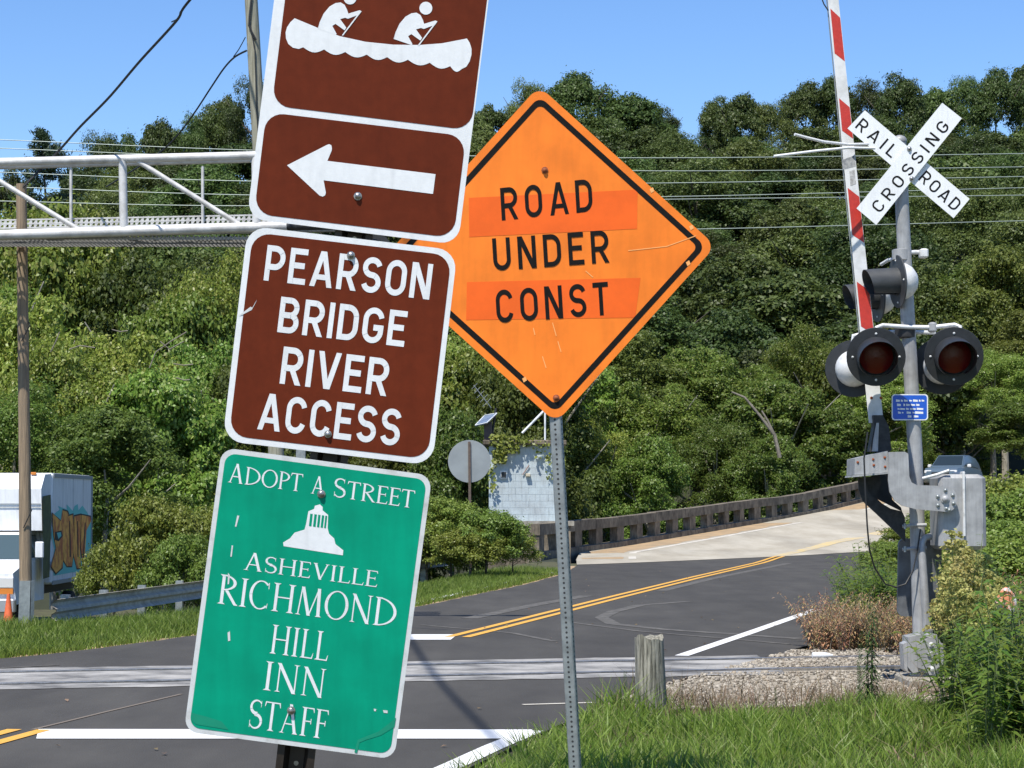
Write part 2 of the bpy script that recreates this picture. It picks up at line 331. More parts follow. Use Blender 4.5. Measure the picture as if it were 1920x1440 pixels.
def serif(ch, u=.125, v=.05):
    """roman inscriptional lettering with thick stems, thin hairlines and small serifs"""
    W = {'I': .30, 'L': .56, 'E': .56, 'F': .54, 'T': .66, 'A': .78, 'V': .78, 'N': .84, 'M': 1.0, 'O': .88, 'C': .80, 'D': .86, 'S': .56, 'P': .60, 'R': .70, 'H': .84, ' ': .22}[ch]
    o = []; s = .035
    def foot(x, y, d=1, l=.085): return [[(x - u / 2 - l, y), (x + u / 2 + l, y), (x + u / 2, y + d * .055), (x - u / 2, y + d * .055)]]
    def tf(x, y, d=1, l=.085): return [[(x - v / 2 - l, y), (x + v / 2 + l, y), (x + v / 2, y + d * .045), (x - v / 2, y + d * .045)]]
    def stem(x): return rc(x - u / 2, 0, x + u / 2, 1) + foot(x, 0) + foot(x, 1, -1)
    x0 = .085 + u / 2
    def ring(cx, cy, rx, ry, a0, a1, n=28, ux=u, vy=v):
        A = arc(cx, cy, rx, ry, a0, a1, n); Bq = arc(cx, cy, rx - ux, ry - vy, a0, a1, n)
        return [[A[i], A[i + 1], Bq[i + 1], Bq[i]] for i in range(n)]
    if ch == 'I': o = stem(.15)
    elif ch == 'L': o = stem(x0) + rc(x0, 0, W - .02, v) + [[(W - .06, v), (W, .20), (W + .015, .20), (W - .015, 0)]]
    elif ch in 'EF':
        o = stem(x0) + rc(x0, 1 - v, W - .03, 1) + [[(W - .07, 1 - v), (W - .03, .84), (W - .01, .84), (W - .03, 1)]] + rc(x0, .5, W - .12, .5 + v) + [[(W - .13, .43), (W - .10, .43), (W - .10, .62), (W - .13, .62)]]
        if ch == 'E': o += rc(x0, 0, W - .02, v) + [[(W - .06, v), (W, .18), (W + .015, .18), (W - .015, 0)]]
    elif ch == 'T': o = rc(W / 2 - u / 2, 0, W / 2 + u / 2, 1) + foot(W / 2, 0) + rc(0.02, 1 - v, W - .02, 1) + [[(0, .82), (.02, .82), (.065, 1 - v), (.02, 1)]] + [[(W, .82), (W - .02, .82), (W - .065, 1 - v), (W - .02, 1)]]
    elif ch == 'A': o = dg(.09, 0, W / 2 - .03, 1, v * .55) + dg(W - .14, 0, W / 2 - .02, 1.02, u * .55) + rc(.21, .31, W * .66, .31 + v) + tf(.09, 0) + foot(W - .14, 0, 1, .06)
    elif ch == 'V': o = dg(W / 2 + .03, 0, .14, 1, u * .55) + dg(W / 2 + .02, 0, W - .09, 1, v * .55) + tf(W - .09, 1, -1) + foot(.14, 1, -1, .06)
    elif ch == 'N': o = rc(.11, 0, .11 + v * 1.1, 1) + rc(W - .10 - v * 1.1, 0, W - .10, 1) + dg(W - .14, -.01, .11, 1, u * .58) + tf(.11 + v / 2, 0) + tf(W - .10 - v / 2, 1, -1) + tf(.10, 1, -1, .04)
    elif ch == 'M': o = dg(.10, 0, .18, 1, v * .55) + dg(W - .14, 0, W - .20, 1, u * .55) + dg(W / 2, 0, .20, 1, u * .55) + dg(W / 2, 0, W - .20, 1, v * .6) + tf(.10, 0) + foot(W - .14, 0, 1, .06)
    elif ch == 'H': o = stem(x0) + stem(W - x0) + rc(x0, .49, W - x0, .49 + v)
    elif ch == 'O': o = ring(W / 2, .5, W / 2, .515, 0, 360, 40)
    elif ch == 'C': o = ring(W * .52, .5, W * .52, .515, 48, 312, 32) + [[(W * .84, .96), (W * .88, .96), (W * .885, .74), (W * .85, .74)]] + [[(W * .83, .06), (W * .87, .05), (W * .89, .22), (W * .87, .23)]]
    elif ch == 'D': o = stem(x0) + ring(x0 - .02, .5, W - x0, .5, -90, 90, 24)
    elif ch == 'P': o = stem(x0) + ring(x0, .72, W - x0, .28, -90, 90, 18)
    elif ch == 'R': o = stem(x0) + ring(x0, .735, W - x0 - .09, .265, -90, 90, 18) + dg(W - .05, 0, x0 + .14, .48, u * .55) + tf(W - .02, 0, 1, .03)
    elif ch == 'S':
        p = arc(W * .5, .755, W * .40, .225, 35, 270, 20) + arc(W * .5, .255, W * .42, .235, 90, -150, 20)
        n = len(p); o = ribbon(p, [(v + (u * 1.05 - v) * math.sin(math.pi * i / (n - 1)) ** 1.6) / 2 for i in range(n)])
        o += [[(W * .80, .98), (W * .84, .98), (W * .84, .76), (W * .81, .76)]] + [[(W * .09, .03), (W * .13, .03), (W * .12, .28), (W * .08, .28)]]
    return o, W
def layout(text, fn, gap=.2, scl=None):
    x = 0; out = []
    for i, ch in enumerate(text):
        g, W = fn(ch); k = 1.0
        if scl: k = scl[i]
        for q in g: out.append([(x + a * k, b * k) for a, b in q])
        x += W * k + (gap if ch != ' ' else 0)
    return out, x - gap
def text_px(mb, text, fn, bl, br, cap, place, gap=.2, off=0.0, scl=None, up=None):
    """lettering between two baseline ends (photo pixels); place(px,py,off) -> point; tiny steps keep crossing strokes apart"""
    g, W = layout(text, fn, gap, scl)
    bx, by = br[0] - bl[0], br[1] - bl[1]; L = math.hypot(bx, by); ex = (bx / L, by / L)
    uy = up if up else (ex[1], -ex[0]); sx = L / W
    for i, q in enumerate(g):
        pts = [place(bl[0] + ex[0] * a * sx + uy[0] * b * cap, bl[1] + ex[1] * a * sx + uy[1] * b * cap, off + (i % 7) * .00006) for a, b in q]
        mb.add(pts, [(0, 1, 2, 3)])
def rrect(cx, cy, w, h, r, ang, n=6):   # rounded rectangle in pixels, turned clockwise by ang
    c, s = math.cos(R(ang)), math.sin(R(ang)); out = []
    for (sx, sy, a0) in ((1, 1, 0), (-1, 1, 90), (-1, -1, 180), (1, -1, 270)):
        for i in range(n + 1):
            a = R(a0 + 90 * i / n); x = sx * (w / 2 - r) + r * math.cos(a); y = sy * (h / 2 - r) + r * math.sin(a)
            out.append((cx + x * c - y * s, cy + x * s + y * c))
    return out
def bolt(parent, p, r=.008, d=None, m=None):
    d = d or -FWD
    b = MB().lathe(p, d, [(r * 1.35, 0), (r * 1.35, r * .25), (r * .95, r * .3), (r * .9, r * .85), (r * .5, r * 1.15), (0, r * 1.2)], 10)
    return b.build('bolt', m or bolt_m, parent, smooth=True)

# ================================================================== THE SETTING
_YL = [-30, 8, 17, 20, 22.6, 24.4, 26.7, 34.3, 44, 51.2, 57.5, 63, 68, 73, 80, 90, 100, 112, 125, 145]
_XL = [-30, -24, -18, -11, -5.4, -4.62, -3.95, -1.5, .25, 1.25, 1.7, 1.85, 2.1, 3.6, 6.1, 10.0, 14.5, 20.2, 26.5, 36]
_YR = [-30, 0, 13.3, 15.3, 17.2, 19.35, 21.7, 25.3, 29, 37.7, 57.5, 70, 75, 85, 94, 103, 114, 126, 145]
_XR = [-10.5, -3.5, -.30, .20, .62, 1.2, 2.15, 3.5, 4.5, 6.1, 9.8, 11.8, 13.6, 17.4, 21.3, 25.8, 31.2, 37, 46]
def xl(y): return np.interp(y, _YL, _XL)
def xr(y): return np.interp(y, _YR, _XR)
def ss(a, b, x): t = np.clip((x - a) / (b - a), 0, 1); return t * t * (3 - 2 * t)
def terrain(x, y):
    x = np.asarray(x, float); y = np.asarray(y, float)
    h = hrv(y) - 0.03
    dl = xl(y) - x; dr = x - xr(y)
    u = x / np.maximum(y, 1)
    left = -1.25 * ss(1.2, 7, dl) * ss(25, 44, y)
    h = h + left
    right = 0.55 * ss(2, 8, dr) * ss(22, 32, y) * (1 - ss(60, 70, y))
    h = h + right
    valley = ss(60, 76, y) * (1 - ss(100, 122, y)) * np.maximum(ss(.6, 4, dl), ss(1.0, 5, dr))
    h = h - 5.5 * valley - .6 * ss(60, 70, y) * ((dl < .4) & (dl > -14) & (y > 60) & (y < 126))
    fac = np.interp(u, [-.4, -.24, -.19, -.15, -.12, 0, .24, .5], [.55, .70, .78, .86, .95, 1.0, 1.03, 1.0])
    hill = np.interp(y, [118, 128, 150, 200, 270, 330, 700, 1500], [0, 1.0, 8, 22, 41, 43, 32, 10]) * fac
    h = np.where(y > 118, np.maximum(hill - 2 + 0 * h, np.where((dl < 0) & (y < 135), h, -9)), h)
    return h
# ground: one sheet to the horizon
ys = np.unique(np.concatenate([np.linspace(-40, 10, 14), np.linspace(10, 64, 110), np.linspace(64, 130, 60), np.linspace(130, 340, 36), np.array([420, 600, 900, 1400, 2200])]))
xs = np.unique(np.concatenate([np.array([-1500, -800, -400, -220, -140]), np.linspace(-100, -12, 34), np.linspace(-12, 14, 80), np.linspace(14, 100, 34), np.array([140, 220, 400, 800, 1500])]))
X, Y = np.meshgrid(xs, ys); Zt = terrain(X, Y)
V = np.stack([X.ravel(), Y.ravel(), Zt.ravel()], 1); nx, ny = len(xs), len(ys)
ii = (np.arange(ny - 1)[:, None] * nx + np.arange(nx - 1)[None, :]).ravel()
me = npmesh('ground', V, np.stack([ii, ii + 1, ii + nx + 1, ii + nx], 1), soil_m)
for p in me.polygons: p.use_smooth = True
ground = bpy.data.objects.new('ground', me); C.objects.link(ground); tag(ground, kind='structure')
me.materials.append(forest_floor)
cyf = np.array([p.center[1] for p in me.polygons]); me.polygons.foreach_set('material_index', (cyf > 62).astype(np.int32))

def strip(name, ya, L, Rr, m, lift, nxs=6, hf=hrv):
    ya = np.asarray(ya, float); vs = []; fs = []
    for j, y in enumerate(ya):
        for i in range(nxs + 1):
            x = L[j] + (Rr[j] - L[j]) * i / nxs; vs.append((x, y, float(hf(y)) + lift))
    for j in range(len(ya) - 1):
        for i in range(nxs):
            a = j * (nxs + 1) + i; fs.append((a, a + 1, a + nxs + 2, a + nxs + 1))
    return tag(MB().add(vs, fs).build(name, m, flat_fix=False), kind='structure')
ya = np.concatenate([np.linspace(-30, 10, 9), np.arange(11, 72, .5)])
jit = np.array([random.uniform(-.03, .03) if y > 12 else 0 for y in ya])
strip('road', ya, xl(ya) + jit, xr(ya) + jit[::-1], asphalt, 0.0)
ysh = np.arange(20.4, 58, .4); strip('road_shoulder', ysh, xl(ysh) - .22 - .08 * np.sin(ysh * 5.1), xl(ysh) + .03, sand_m, -.012, 1)
# bridge deck (skewed joint)
dl_y = [58.2, 63, 68, 73, 80, 90, 100, 112, 125, 145]; dr_y = [69.8, 71.5, 75, 79, 85, 94, 103, 114, 126, 146]
mb = MB(); n = len(dl_y); K = 8; vs = []
for a, b in zip(dl_y, dr_y):
    for i in range(K + 1):
        t = i / K; y = a + (b - a) * t; x = float(xl(a)) + (float(xr(b)) - float(xl(a))) * t
        vs.append((x, y, hr(y) + .010))
mb.add(vs, [(j * (K + 1) + i, j * (K + 1) + i + 1, (j + 1) * (K + 1) + i + 1, (j + 1) * (K + 1) + i) for j in range(n - 1) for i in range(K)])
tag(mb.build('bridge_deck', deck_m, flat_fix=False), kind='structure')
def along(px_pts, width, name, m, lift, steps=12, halves=None):
    """painted stripe on the road through photo points, constant real width"""
    pts = [G(x, y) for x, y in px_pts]; dense = []
    for a, b in zip(pts[:-1], pts[1:]):
        for k in range(steps): dense.append(a.lerp(b, k / steps))
    dense.append(pts[-1]); vs = []; fs = []
    for i, p in enumerate(dense):
        d = (dense[min(i + 1, len(dense) - 1)] - dense[max(i - 1, 0)]); d.z = 0; d.normalize(); nrm = Vector((d.y, -d.x, 0))
        wd = width if not halves else width * np.interp(i / (len(dense) - 1), [0, 1], halves)
        for s in (-.5, .5):
            q = p + nrm * wd * s; vs.append((q.x, q.y, hr(q.y) + lift))
    for i in range(len(dense) - 1): fs.append((2 * i, 2 * i + 1, 2 * i + 3, 2 * i + 2))
    return tag(MB().add(vs, fs).build(name, m, flat_fix=False), kind='structure')
def quad_px(pts, name, m, lift):
    vs = [G(x, y) for x, y in pts]; vs = [(v.x, v.y, hr(v.y) + lift) for v in vs]
    return tag(MB().poly(vs).build(name, m, flat_fix=False), kind='structure')
quad_px([(68, 1386), (545, 1386), (1000, 1369), (72, 1368)], 'stop_line', paint_white, .005)
quad_px([(545, 1386), (950, 1386), (1000, 1369), (700, 1369)], 'stop_line', paint_white, .0052)
quad_px([(600, 1200), (845, 1200), (858, 1190), (600, 1190)], 'stop_line', paint_white, .005)
along([(760, 1475), (840, 1441), (925, 1402), (1000, 1371)], .16, 'edge_line', paint_white, .006)
along([(1278, 1230), (1405, 1187), (1530, 1143)], .15, 'edge_line', paint_white, .005)
along([(640, 1163), (780, 1131), (920, 1099), (1055, 1070)], .14, 'edge_line', paint_white, .005)
along([(980, 1322), (1115, 1318)], .07, 'edge_line', paint_worn, .005)
for dx in (-.11, .11):
    for seg, m, nm in (([(-140, 1423), (-60, 1400), (25, 1377), (55, 1369)], paint_yellow, 'centre_line'), ([(857, 1195), (1000, 1159), (1150, 1121), (1300, 1084), (1462, 1044)], paint_yellow, 'centre_line')):
        pts = [G(x, y) for x, y in seg]; dense = []
        for a, b in zip(pts[:-1], pts[1:]):
            for k in range(10): dense.append(a.lerp(b, k / 10))
        dense.append(pts[-1]); vs = []
        for i, p in enumerate(dense):
            d = dense[min(i + 1, len(dense) - 1)] - dense[max(i - 1, 0)]; d.z = 0; d.normalize(); nn = Vector((d.y, -d.x, 0))
            for s in (-.055, .055):
                q = p + nn * (dx + s); vs.append((q.x, q.y, hr(q.y) + (.006 if q.y < 62 else .016)))
        tag(MB().add(vs, [(2 * i, 2 * i + 1, 2 * i + 3, 2 * i + 2) for i in range(len(dense) - 1)]).build(nm, m, flat_fix=False), kind='structure')
# faded paint and sand on the bridge
ydk = np.linspace(63, 140, 60)
strip('sand_shoulder', ydk, xl(ydk) + .15, xl(ydk) + 1.3 + .12 * np.sin(ydk * 1.7), sand_m, .016, 2)
strip('edge_line', ydk, xl(ydk) + 1.5, xl(ydk) + 1.72, paint_worn, .018, 1)
along([(1462, 1043), (1560, 1018), (1680, 993), (1790, 972)], .7, 'centre_line', paint_yellow_worn, .018, halves=[.5, 1.2])
# tyre scuffs
along([(1290, 1128), (1200, 1135), (1150, 1147), (1128, 1158), (1150, 1170), (1240, 1180), (1400, 1191), (1500, 1198)], .20, 'tyre_scuff', scuff_m, .004)
along([(1060, 1166), (1200, 1184), (1330, 1195), (1480, 1208)], .10, 'tyre_scuff', scuff_m, .0045)
along([(790, 1172), (960, 1187), (1040, 1203)], .09, 'tyre_scuff', scuff_m, .004)
along([(1480, 1056), (1330, 1086), (1240, 1108)], .22, 'tyre_scuff', scuff_m, .004)
along([(880, 1160), (1000, 1135), (1100, 1117)], .25, 'tyre_scuff', scuff_m, .0042)
along([(60, 1369), (200, 1335), (340, 1302)], .035, 'road_seam', mat('seam_sealant', (0.16, 0.13, 0.10), .9), .0045)
along([(0, 1253), (110, 1247)], .08, 'tyre_scuff', scuff_m, .004)
# railway: two rails in a worn crossing, ballast beyond the road edge
def yrail(x, k): return 20.72 + .25 * x + 1.45 * k
def track_band(name, x0, x1, o0, o1, m, lift, jag=0.0, n=60):
    vs = []
    for i in range(n + 1):
        x = x0 + (x1 - x0) * i / n; y = 20.72 + .25 * x
        vs += [(x, y + o0 + random.uniform(-jag, jag), lift), (x, y + o1 + random.uniform(-jag, jag), lift)]
    return tag(MB().add(vs, [(2 * i, 2 * i + 2, 2 * i + 3, 2 * i + 1) for i in range(n)]).build(name, m, flat_fix=False), kind='structure')
for k in (0, 1):
    o = 1.45 * k
    track_band('crossing_surface', -9, 2.6, *((-.62, -.10) if k == 0 else (1.55, 1.95)), band_m, .005, .05)
    track_band('flangeway', -9, 2.3, o + .045, o + .115, groove_m, .006)
    track_band('flangeway', -9, 2.3, o - .10, o - .045, groove_m, .0062)
    mb = MB(); a = Vector((-40, yrail(-40, k), 0)); b = Vector((40, yrail(40, k), 0)); d = (b - a).normalized(); nn = Vector((-d.y, d.x, 0))
    prof = [(-.065, -.14), (-.065, -.125), (-.012, -.11), (-.012, -.035), (-.036, -.025), (-.036, .012), (-.03, .016), (.03, .016), (.036, .012), (.036, -.025), (.012, -.035), (.012, -.11), (.065, -.125), (.065, -.14)]
    mb.prism([a + nn * q[0] + Vector((0, 0, q[1])) for q in prof], b - a)
    tag(mb.build('railway_rail', rail_m), kind='structure')
track_band('crossing_surface', -9, 2.6, .115, 1.345, band_m, .0052, .0)
# ballast sheet, right of the road, and loose stones
gx = np.linspace(.4, 45, 90); vs = []
for x in gx:
    for o, z in ((-3.6, -.015), (-2.4, .004), (-.3, .0), (.2, -.02), (1.3, -.015), (1.7, .0), (3.0, -.01)):
        x0 = max(x, 1.0 + .14 * o); vs.append((x, 20.72 + .25 * x + o + (.12 * math.sin(x * 3.1) if o in (-3.6, 3.0) else 0), z - .004 if x > 1.6 else z - .03))
m7 = 7
tag(MB().add(vs, [(i * m7 + j, (i + 1) * m7 + j, (i + 1) * m7 + j + 1, i * m7 + j + 1) for i in range(len(gx) - 1) for j in range(m7 - 1)]).build('ballast', gravel_m, flat_fix=False), kind='structure')
gx = np.linspace(-48, -9, 20); vs = []
for x in gx:
    for o in (-2.6, 0, 4.0): vs.append((x, 20.72 + .25 * x + o, -.012 if x < -10 else -.04))
tag(MB().add(vs, [(i * 3 + j, (i + 1) * 3 + j, (i + 1) * 3 + j + 1, i * 3 + j + 1) for i in range(len(gx) - 1) for j in range(2)]).build('ballast', gravel_m, flat_fix=False), kind='structure')
stone_m = leafmat('stone', [(.235, .212, .160), (.35, .32, .245), (.45, .42, .33), (.125, .115, .09), (.34, .30, .21)], 0, .9, 0)
cube = np.array([(-1, -1, -1), (1, -1, -1), (1, 1, -1), (-1, 1, -1), (-.7, -.7, 1), (.7, -.7, 1), (.7, .7, 1), (-.7, .7, 1)], float)
cf = np.array([(0, 3, 2, 1), (4, 5, 6, 7), (0, 1, 5, 4), (1, 2, 6, 5), (2, 3, 7, 6), (3, 0, 4, 7)])
N = 26000
sx = rng.uniform(.5, 6.5, N); so = rng.choice([0, 1, 2], N, p=[.70, .16, .14]); off = np.where(so == 0, rng.uniform(-3.9, -.4, N), np.where(so == 1, rng.uniform(.2, 1.3, N), rng.uniform(1.6, 2.6, N)))
sy = 20.72 + .25 * sx + off; ok = (sx > xr(sy) + .02) & ~((off > -1.75) & (off < -.5) & (rng.random(N) < .72)); sx, sy = sx[ok], sy[ok]; N = len(sx)
sz = rng.uniform(.005, .015, N) * np.where(rng.random(N) < .06, 1.7, 1)
vv = cube[None] * (sz[:, None, None] * rng.uniform(.7, 1.2, (N, 8, 3))) * np.array([1, 1, .7]); an = rng.uniform(0, 6.28, N)
rx = vv[..., 0] * np.cos(an)[:, None] - vv[..., 1] * np.sin(an)[:, None]; ry = vv[..., 0] * np.sin(an)[:, None] + vv[..., 1] * np.cos(an)[:, None]
vv = np.stack([rx + sx[:, None], ry + sy[:, None], vv[..., 2] + .004 + sz[:, None] * .3], -1)
me = npmesh('ballast_stones', vv.reshape(-1, 3), (cf[None] + 8 * np.arange(N)[:, None, None]).reshape(-1, 4), stone_m)
o = bpy.data.objects.new('ballast_stones', me); C.objects.link(o); tag(o, 'loose pale grey ballast stones beside the railway track', 'gravel', kind='stuff')

# ================================================================== BROWN AND GREEN SIGN STACK
D1 = 4.80
def S1(x, y, off=0.0): return PZ(x, y, D1, off)
AX = Vector((0.122, 1.0)); 
def axis_px(y): return 655 - (y - 440) * .1225
base = S1(axis_px(2320), 2320, -.03); base.z = -.02
stack = tag(empty('sign_post', base), 'leaning dark post carrying two brown signs and a green adoption sign', 'sign')
mb = MB()
top = S1(axis_px(-300), -300, -.022); bot = base.copy(); bot.y = S1(500, 2320, -.022).y; bot.z = -.35
ax = (top - bot).normalized(); sd_ = ax.cross(-FWD).normalized(); fw = -FWD
if sd_.x < 0: sd_ = -sd_
prof = [(-.042, 0), (-.026, 0), (-.016, -.030), (.016, -.030), (.026, 0), (.042, 0), (.042, -.004), (.029, -.004), (.019, -.034), (-.019, -.034), (-.029, -.004), (-.042, -.004)]
mb.prism([bot + sd_ * a + fw * b for a, b in prof], top - bot); mb.build('post', brown_post, stack)
hb = MB()
for k in range(70):
    t = k * .0254 * 2 + .02; c = bot + ax * (.3 + t)
    hb.lathe(c + fw * (-.0298), fw, [(.0055, 0), (.0055, .0004)], 8)
hb.build('post_holes', bolt_m, stack, kind='stuff')
def panel(name, cx, cy, w_, h_, r_, ang, m, label, th=.003):
    mb = MB(); mb.prism([S1(x, y, 0) for x, y in rrect(cx, cy, w_, h_, r_, ang)], FWD * th)
    o = mb.build(name, m, stack); o['label'] = label; return o
def flat(name, pts, m, parent, off, S=S1):
    return MB().poly([S(x, y, off) for x, y in pts]).build(name, m, parent, flat_fix=False)
# canoe / arrow panel
cp = panel('canoe_sign_panel', 707, 64, 399, 746, 34, 7.1, sheet_white, 'brown and white canoe launch panel with left arrow')
flat('brown_field', rrect(728, -35, 376, 516, 34, 7.1), brown, cp, .0006)
flat('brown_field', rrect(675, 328, 377, 192, 34, 6.9), brown, cp, .0006)
Q = lambda pts, ox=340, oy=0, k=3.13: [(ox + x / k, oy + y / k) for x, y in pts]
wave = []
wp = [(1645, 405), (1578, 388), (1458, 368), (1330, 350), (1208, 335), (1088, 320), (962, 305), (838, 290), (715, 277), (655, 283)]
hull = [(665, 107), (800, 163), (810, 170), (930, 212), (1080, 245), (1245, 262), (1395, 264), (1530, 254), (1676, 226)] + [(1692, 250), (1703, 285), (1703, 320), (1692, 360), (1672, 392), (1645, 405)]
low = []
for (x0, y0), (x1, y1) in zip(wp[:-2], wp[1:-1]):
    for i in range(1, 8):
        t = i / 7; low.append((x0 + (x1 - x0) * t, y0 + (y1 - y0) * t + 24 * math.sin(math.pi * t)))
hull += low + [(690, 287), (655, 280), (628, 258), (614, 225), (612, 190), (620, 160), (640, 130)]
flat('canoe_symbol', Q(hull), sheet_white, cp, .0012)
def paddler(dx, dy):
    body = [(803, 170), (812, 130), (835, 80), (870, 38), (905, 18), (935, 14), (958, 28), (972, 55), (980, 80), (1046, 60), (1058, 66), (1046, 84), (978, 110), (962, 104), (932, 112), (968, 162), (958, 178), (905, 140), (886, 152), (912, 200), (905, 204), (800, 168)]
    flat('paddler_symbol', Q([(x + dx, y + dy) for x, y in body]), sheet_white, cp, .0014)
    h = arc(990, -12, 38, 38, 0, 360, 20)[:-1]; flat('paddler_head', Q([(x + dx, y + dy) for x, y in h]), sheet_white, cp, .0014)
    flat('paddle_symbol', Q([(x + dx, y + dy) for x, y in [(1048, 66), (1055, 70), (950, 208), (941, 208)]]), sheet_white, cp, .0017)
paddler(0, 0); paddler(445, 60)
flat('arrow_symbol', Q([(620, 970), (855, 850), (868, 846), (880, 852), (884, 870), (882, 884), (857, 944), (1492, 1022), (1477, 1138), (835, 1058), (848, 1130), (844, 1146), (830, 1154), (812, 1148)]), sheet_white, cp, .0012)
bolt(cp, S1(671, 368, .0008), .0068); bolt(cp, S1(746, -250, .0008), .0068)
# PEARSON BRIDGE RIVER ACCESS
pp = panel('river_access_panel', 637.5, 648, 396, 406, 38, 6.7, sheet_white, 'brown and white panel reading PEARSON BRIDGE RIVER ACCESS')
flat('brown_field', rrect(638, 648, 375, 384, 34, 6.7), brown, pp, .0006)
f18 = lambda c: sans(c, .165)
for t, bl, br, cap in (('PEARSON', (494, 525.5), (804.5, 562), 67), ('BRIDGE', (519.5, 622.5), (757, 650.5), 67), ('RIVER', (524, 719), (724, 743), 70), ('ACCESS', (482, 804.5), (747, 837), 69)):
    mb = MB(); text_px(mb, t, f18, bl, br, cap, S1, .15, .0010, up=(.12, -.993))
    mb.build('lettering', sheet_white, pp, flat_fix=False)
flat('paint_chip', [(447, 592), (470, 575), (473, 577), (482, 561), (478, 570), (472, 581), (455, 590)], dirty_white, pp, .0011)
bolt(pp, S1(658, 479, .0018), .0068); bolt(pp, S1(615, 814, .0018), .0062)
# green adoption sign, flat, shade of bent lower corners painted in darker green
gp = panel('street_adoption_panel', 577.5, 1131.5, 398, 537, 26, 7.6, dirty_white, 'green and white panel reading ADOPT A STREET ASHEVILLE RICHMOND HILL INN STAFF')
flat('green_field', rrect(577.5, 1131.5, 380, 519, 20, 7.6), green, gp, .0006)
Q3 = lambda pts: Q(pts, 320, 820, 2.3233)
fs_ = lambda c: serif(c, .105, .055); fs2 = lambda c: serif(c, .11, .042)
UPG = (.125, -.992)
for t, fn, bl, br, cap, gap, k0 in (('ADOPT', fs_, (427.5, 904), (565, 922), 33, .05, 1.08), ('A', fs_, (583, 925), (607, 928.5), 33, .05, 1), ('STREET', fs_, (624, 931), (775, 953), 33, .06, 1.08),
        ('ASHEVILLE', fs_, (457, 1068), (706, 1101), 30, .06, 1.1), ('RICHMOND', fs2, (407, 1131), (741, 1177), 53, .06, 1.04), ('HILL', fs2, (505, 1224.5), (613, 1239.5), 54, .08, 1),
        ('INN', fs2, (492, 1293), (607, 1309), 54, .07, 1), ('STAFF', fs2, (464, 1364), (611, 1386), 54, .05, 1)):
    mb = MB(); text_px(mb, t, fn, bl, br, cap, S1, gap, .0010, scl=[k0] + [1] * (len(t) - 1), up=UPG)
    mb.build('lettering', sheet_white, gp, flat_fix=False)
flat('pavilion_symbol', Q3([(490, 458), (520, 440), (540, 415), (583, 402), (590, 378), (600, 322), (625, 312), (628, 298), (650, 292), (662, 303), (662, 318), (686, 338), (684, 396), (690, 420), (712, 440), (718, 465), (752, 492), (750, 514), (492, 474)]), sheet_white, gp, .0010)
for x0, x1 in ((606, 617), (624, 635), (641, 651), (657, 667), (672, 680)):
    dy = (x0 - 606) * .13
    flat('pavilion_opening', Q3([(x0 + 2, 332 + dy), (x1 + 2, 334 + dy), (x1 - 4, 388 + dy), (x0 - 4, 386 + dy)]), green, gp, .0014)
flat('corner_bend_shade', Q3([(92, 1200), (160, 1218), (222, 1238), (252, 1274), (110, 1250), (90, 1232)]), green_dark, gp, .0012)
flat('corner_bend_shade', Q3([(800, 1372), (815, 1318), (845, 1305), (905, 1282), (960, 1240), (982, 1220), (975, 1262), (915, 1298), (850, 1318), (822, 1330), (812, 1375)]), green_dark, gp, .0012)
for pts in ([(290, 340), (299, 342), (286, 390), (280, 388)], [(266, 470), (272, 472), (266, 520), (260, 520)], [(248, 850), (258, 845), (260, 886), (250, 888)], [(925, 1188), (945, 1190), (945, 1202), (928, 1200)], [(250, 590), (258, 600), (254, 640), (248, 640)], [(885, 1182), (896, 1184), (893, 1194), (886, 1192)]):
    flat('paint_chip', Q3(pts), dirty_white, gp, .0013)
bolt(gp, S1(602.5, 926, .0016), .0068); bolt(gp, S1(546, 1332, .0016), .0068)

# ================================================================== ORANGE DIAMOND SIGN
D2 = 11.2
def S2(x, y, off=0.0): return PZ(x, y, D2, off)
pb = PZ(1091.5, 1545, D2, -.04); pb.z = -.03
dia = tag(empty('road_work_sign', pb), 'orange diamond sign reading ROAD UNDER CONST on a perforated steel post', 'sign')
def diamond(grow=0, r=24): return rrect(1026.5, 477, 447 + grow, 447 + grow, r, 45 - 2.9, 8)
ob = MB().prism([S2(x, y) for x, y in diamond()], FWD * .004).build('sign_panel', orange, dia)
o_, i_ = diamond(-27, 17), diamond(-48, 11); n = len(o_)
mb = MB(); mb.add([S2(x, y, .0012) for x, y in o_] + [S2(x, y, .0012) for x, y in i_], [(i, (i + 1) % n, (i + 1) % n + n, i + n) for i in range(n)])
mb.build('black_border', ink, ob, flat_fix=False)
flat('orange_patch', [(879, 371), (1195.5, 355.5), (1194.5, 429), (880, 444.5)], orange2, ob, .0010, S2)
flat('orange_patch', [(875.5, 529), (1201, 521), (1191, 595.5), (874, 600)], orange2, ob, .0010, S2)
fo = lambda c: sans(c, .15)
for t, bl, br, cap, gap in (('ROAD', (941, 413.5), (1112, 396), 61, .30), ('UNDER', (926, 508), (1143, 492), 61, .28), ('CONST', (932, 606), (1143, 590), 62, .28)):
    mb = MB(); text_px(mb, t, fo, bl, br, cap, S2, gap, .0022, up=(-.06, -.998))
    mb.build('lettering', ink, ob, flat_fix=False)
rust = mat('rust', (0.28, 0.075, 0.025), .8, var=.3, scale=60)
bolt(ob, S2(1021.5, 319, .001), .013, m=rust); bolt(ob, S2(1043, 746, .001), .013, m=rust)
scr = mat('scratch', (0.92, 0.42, 0.13), .6)
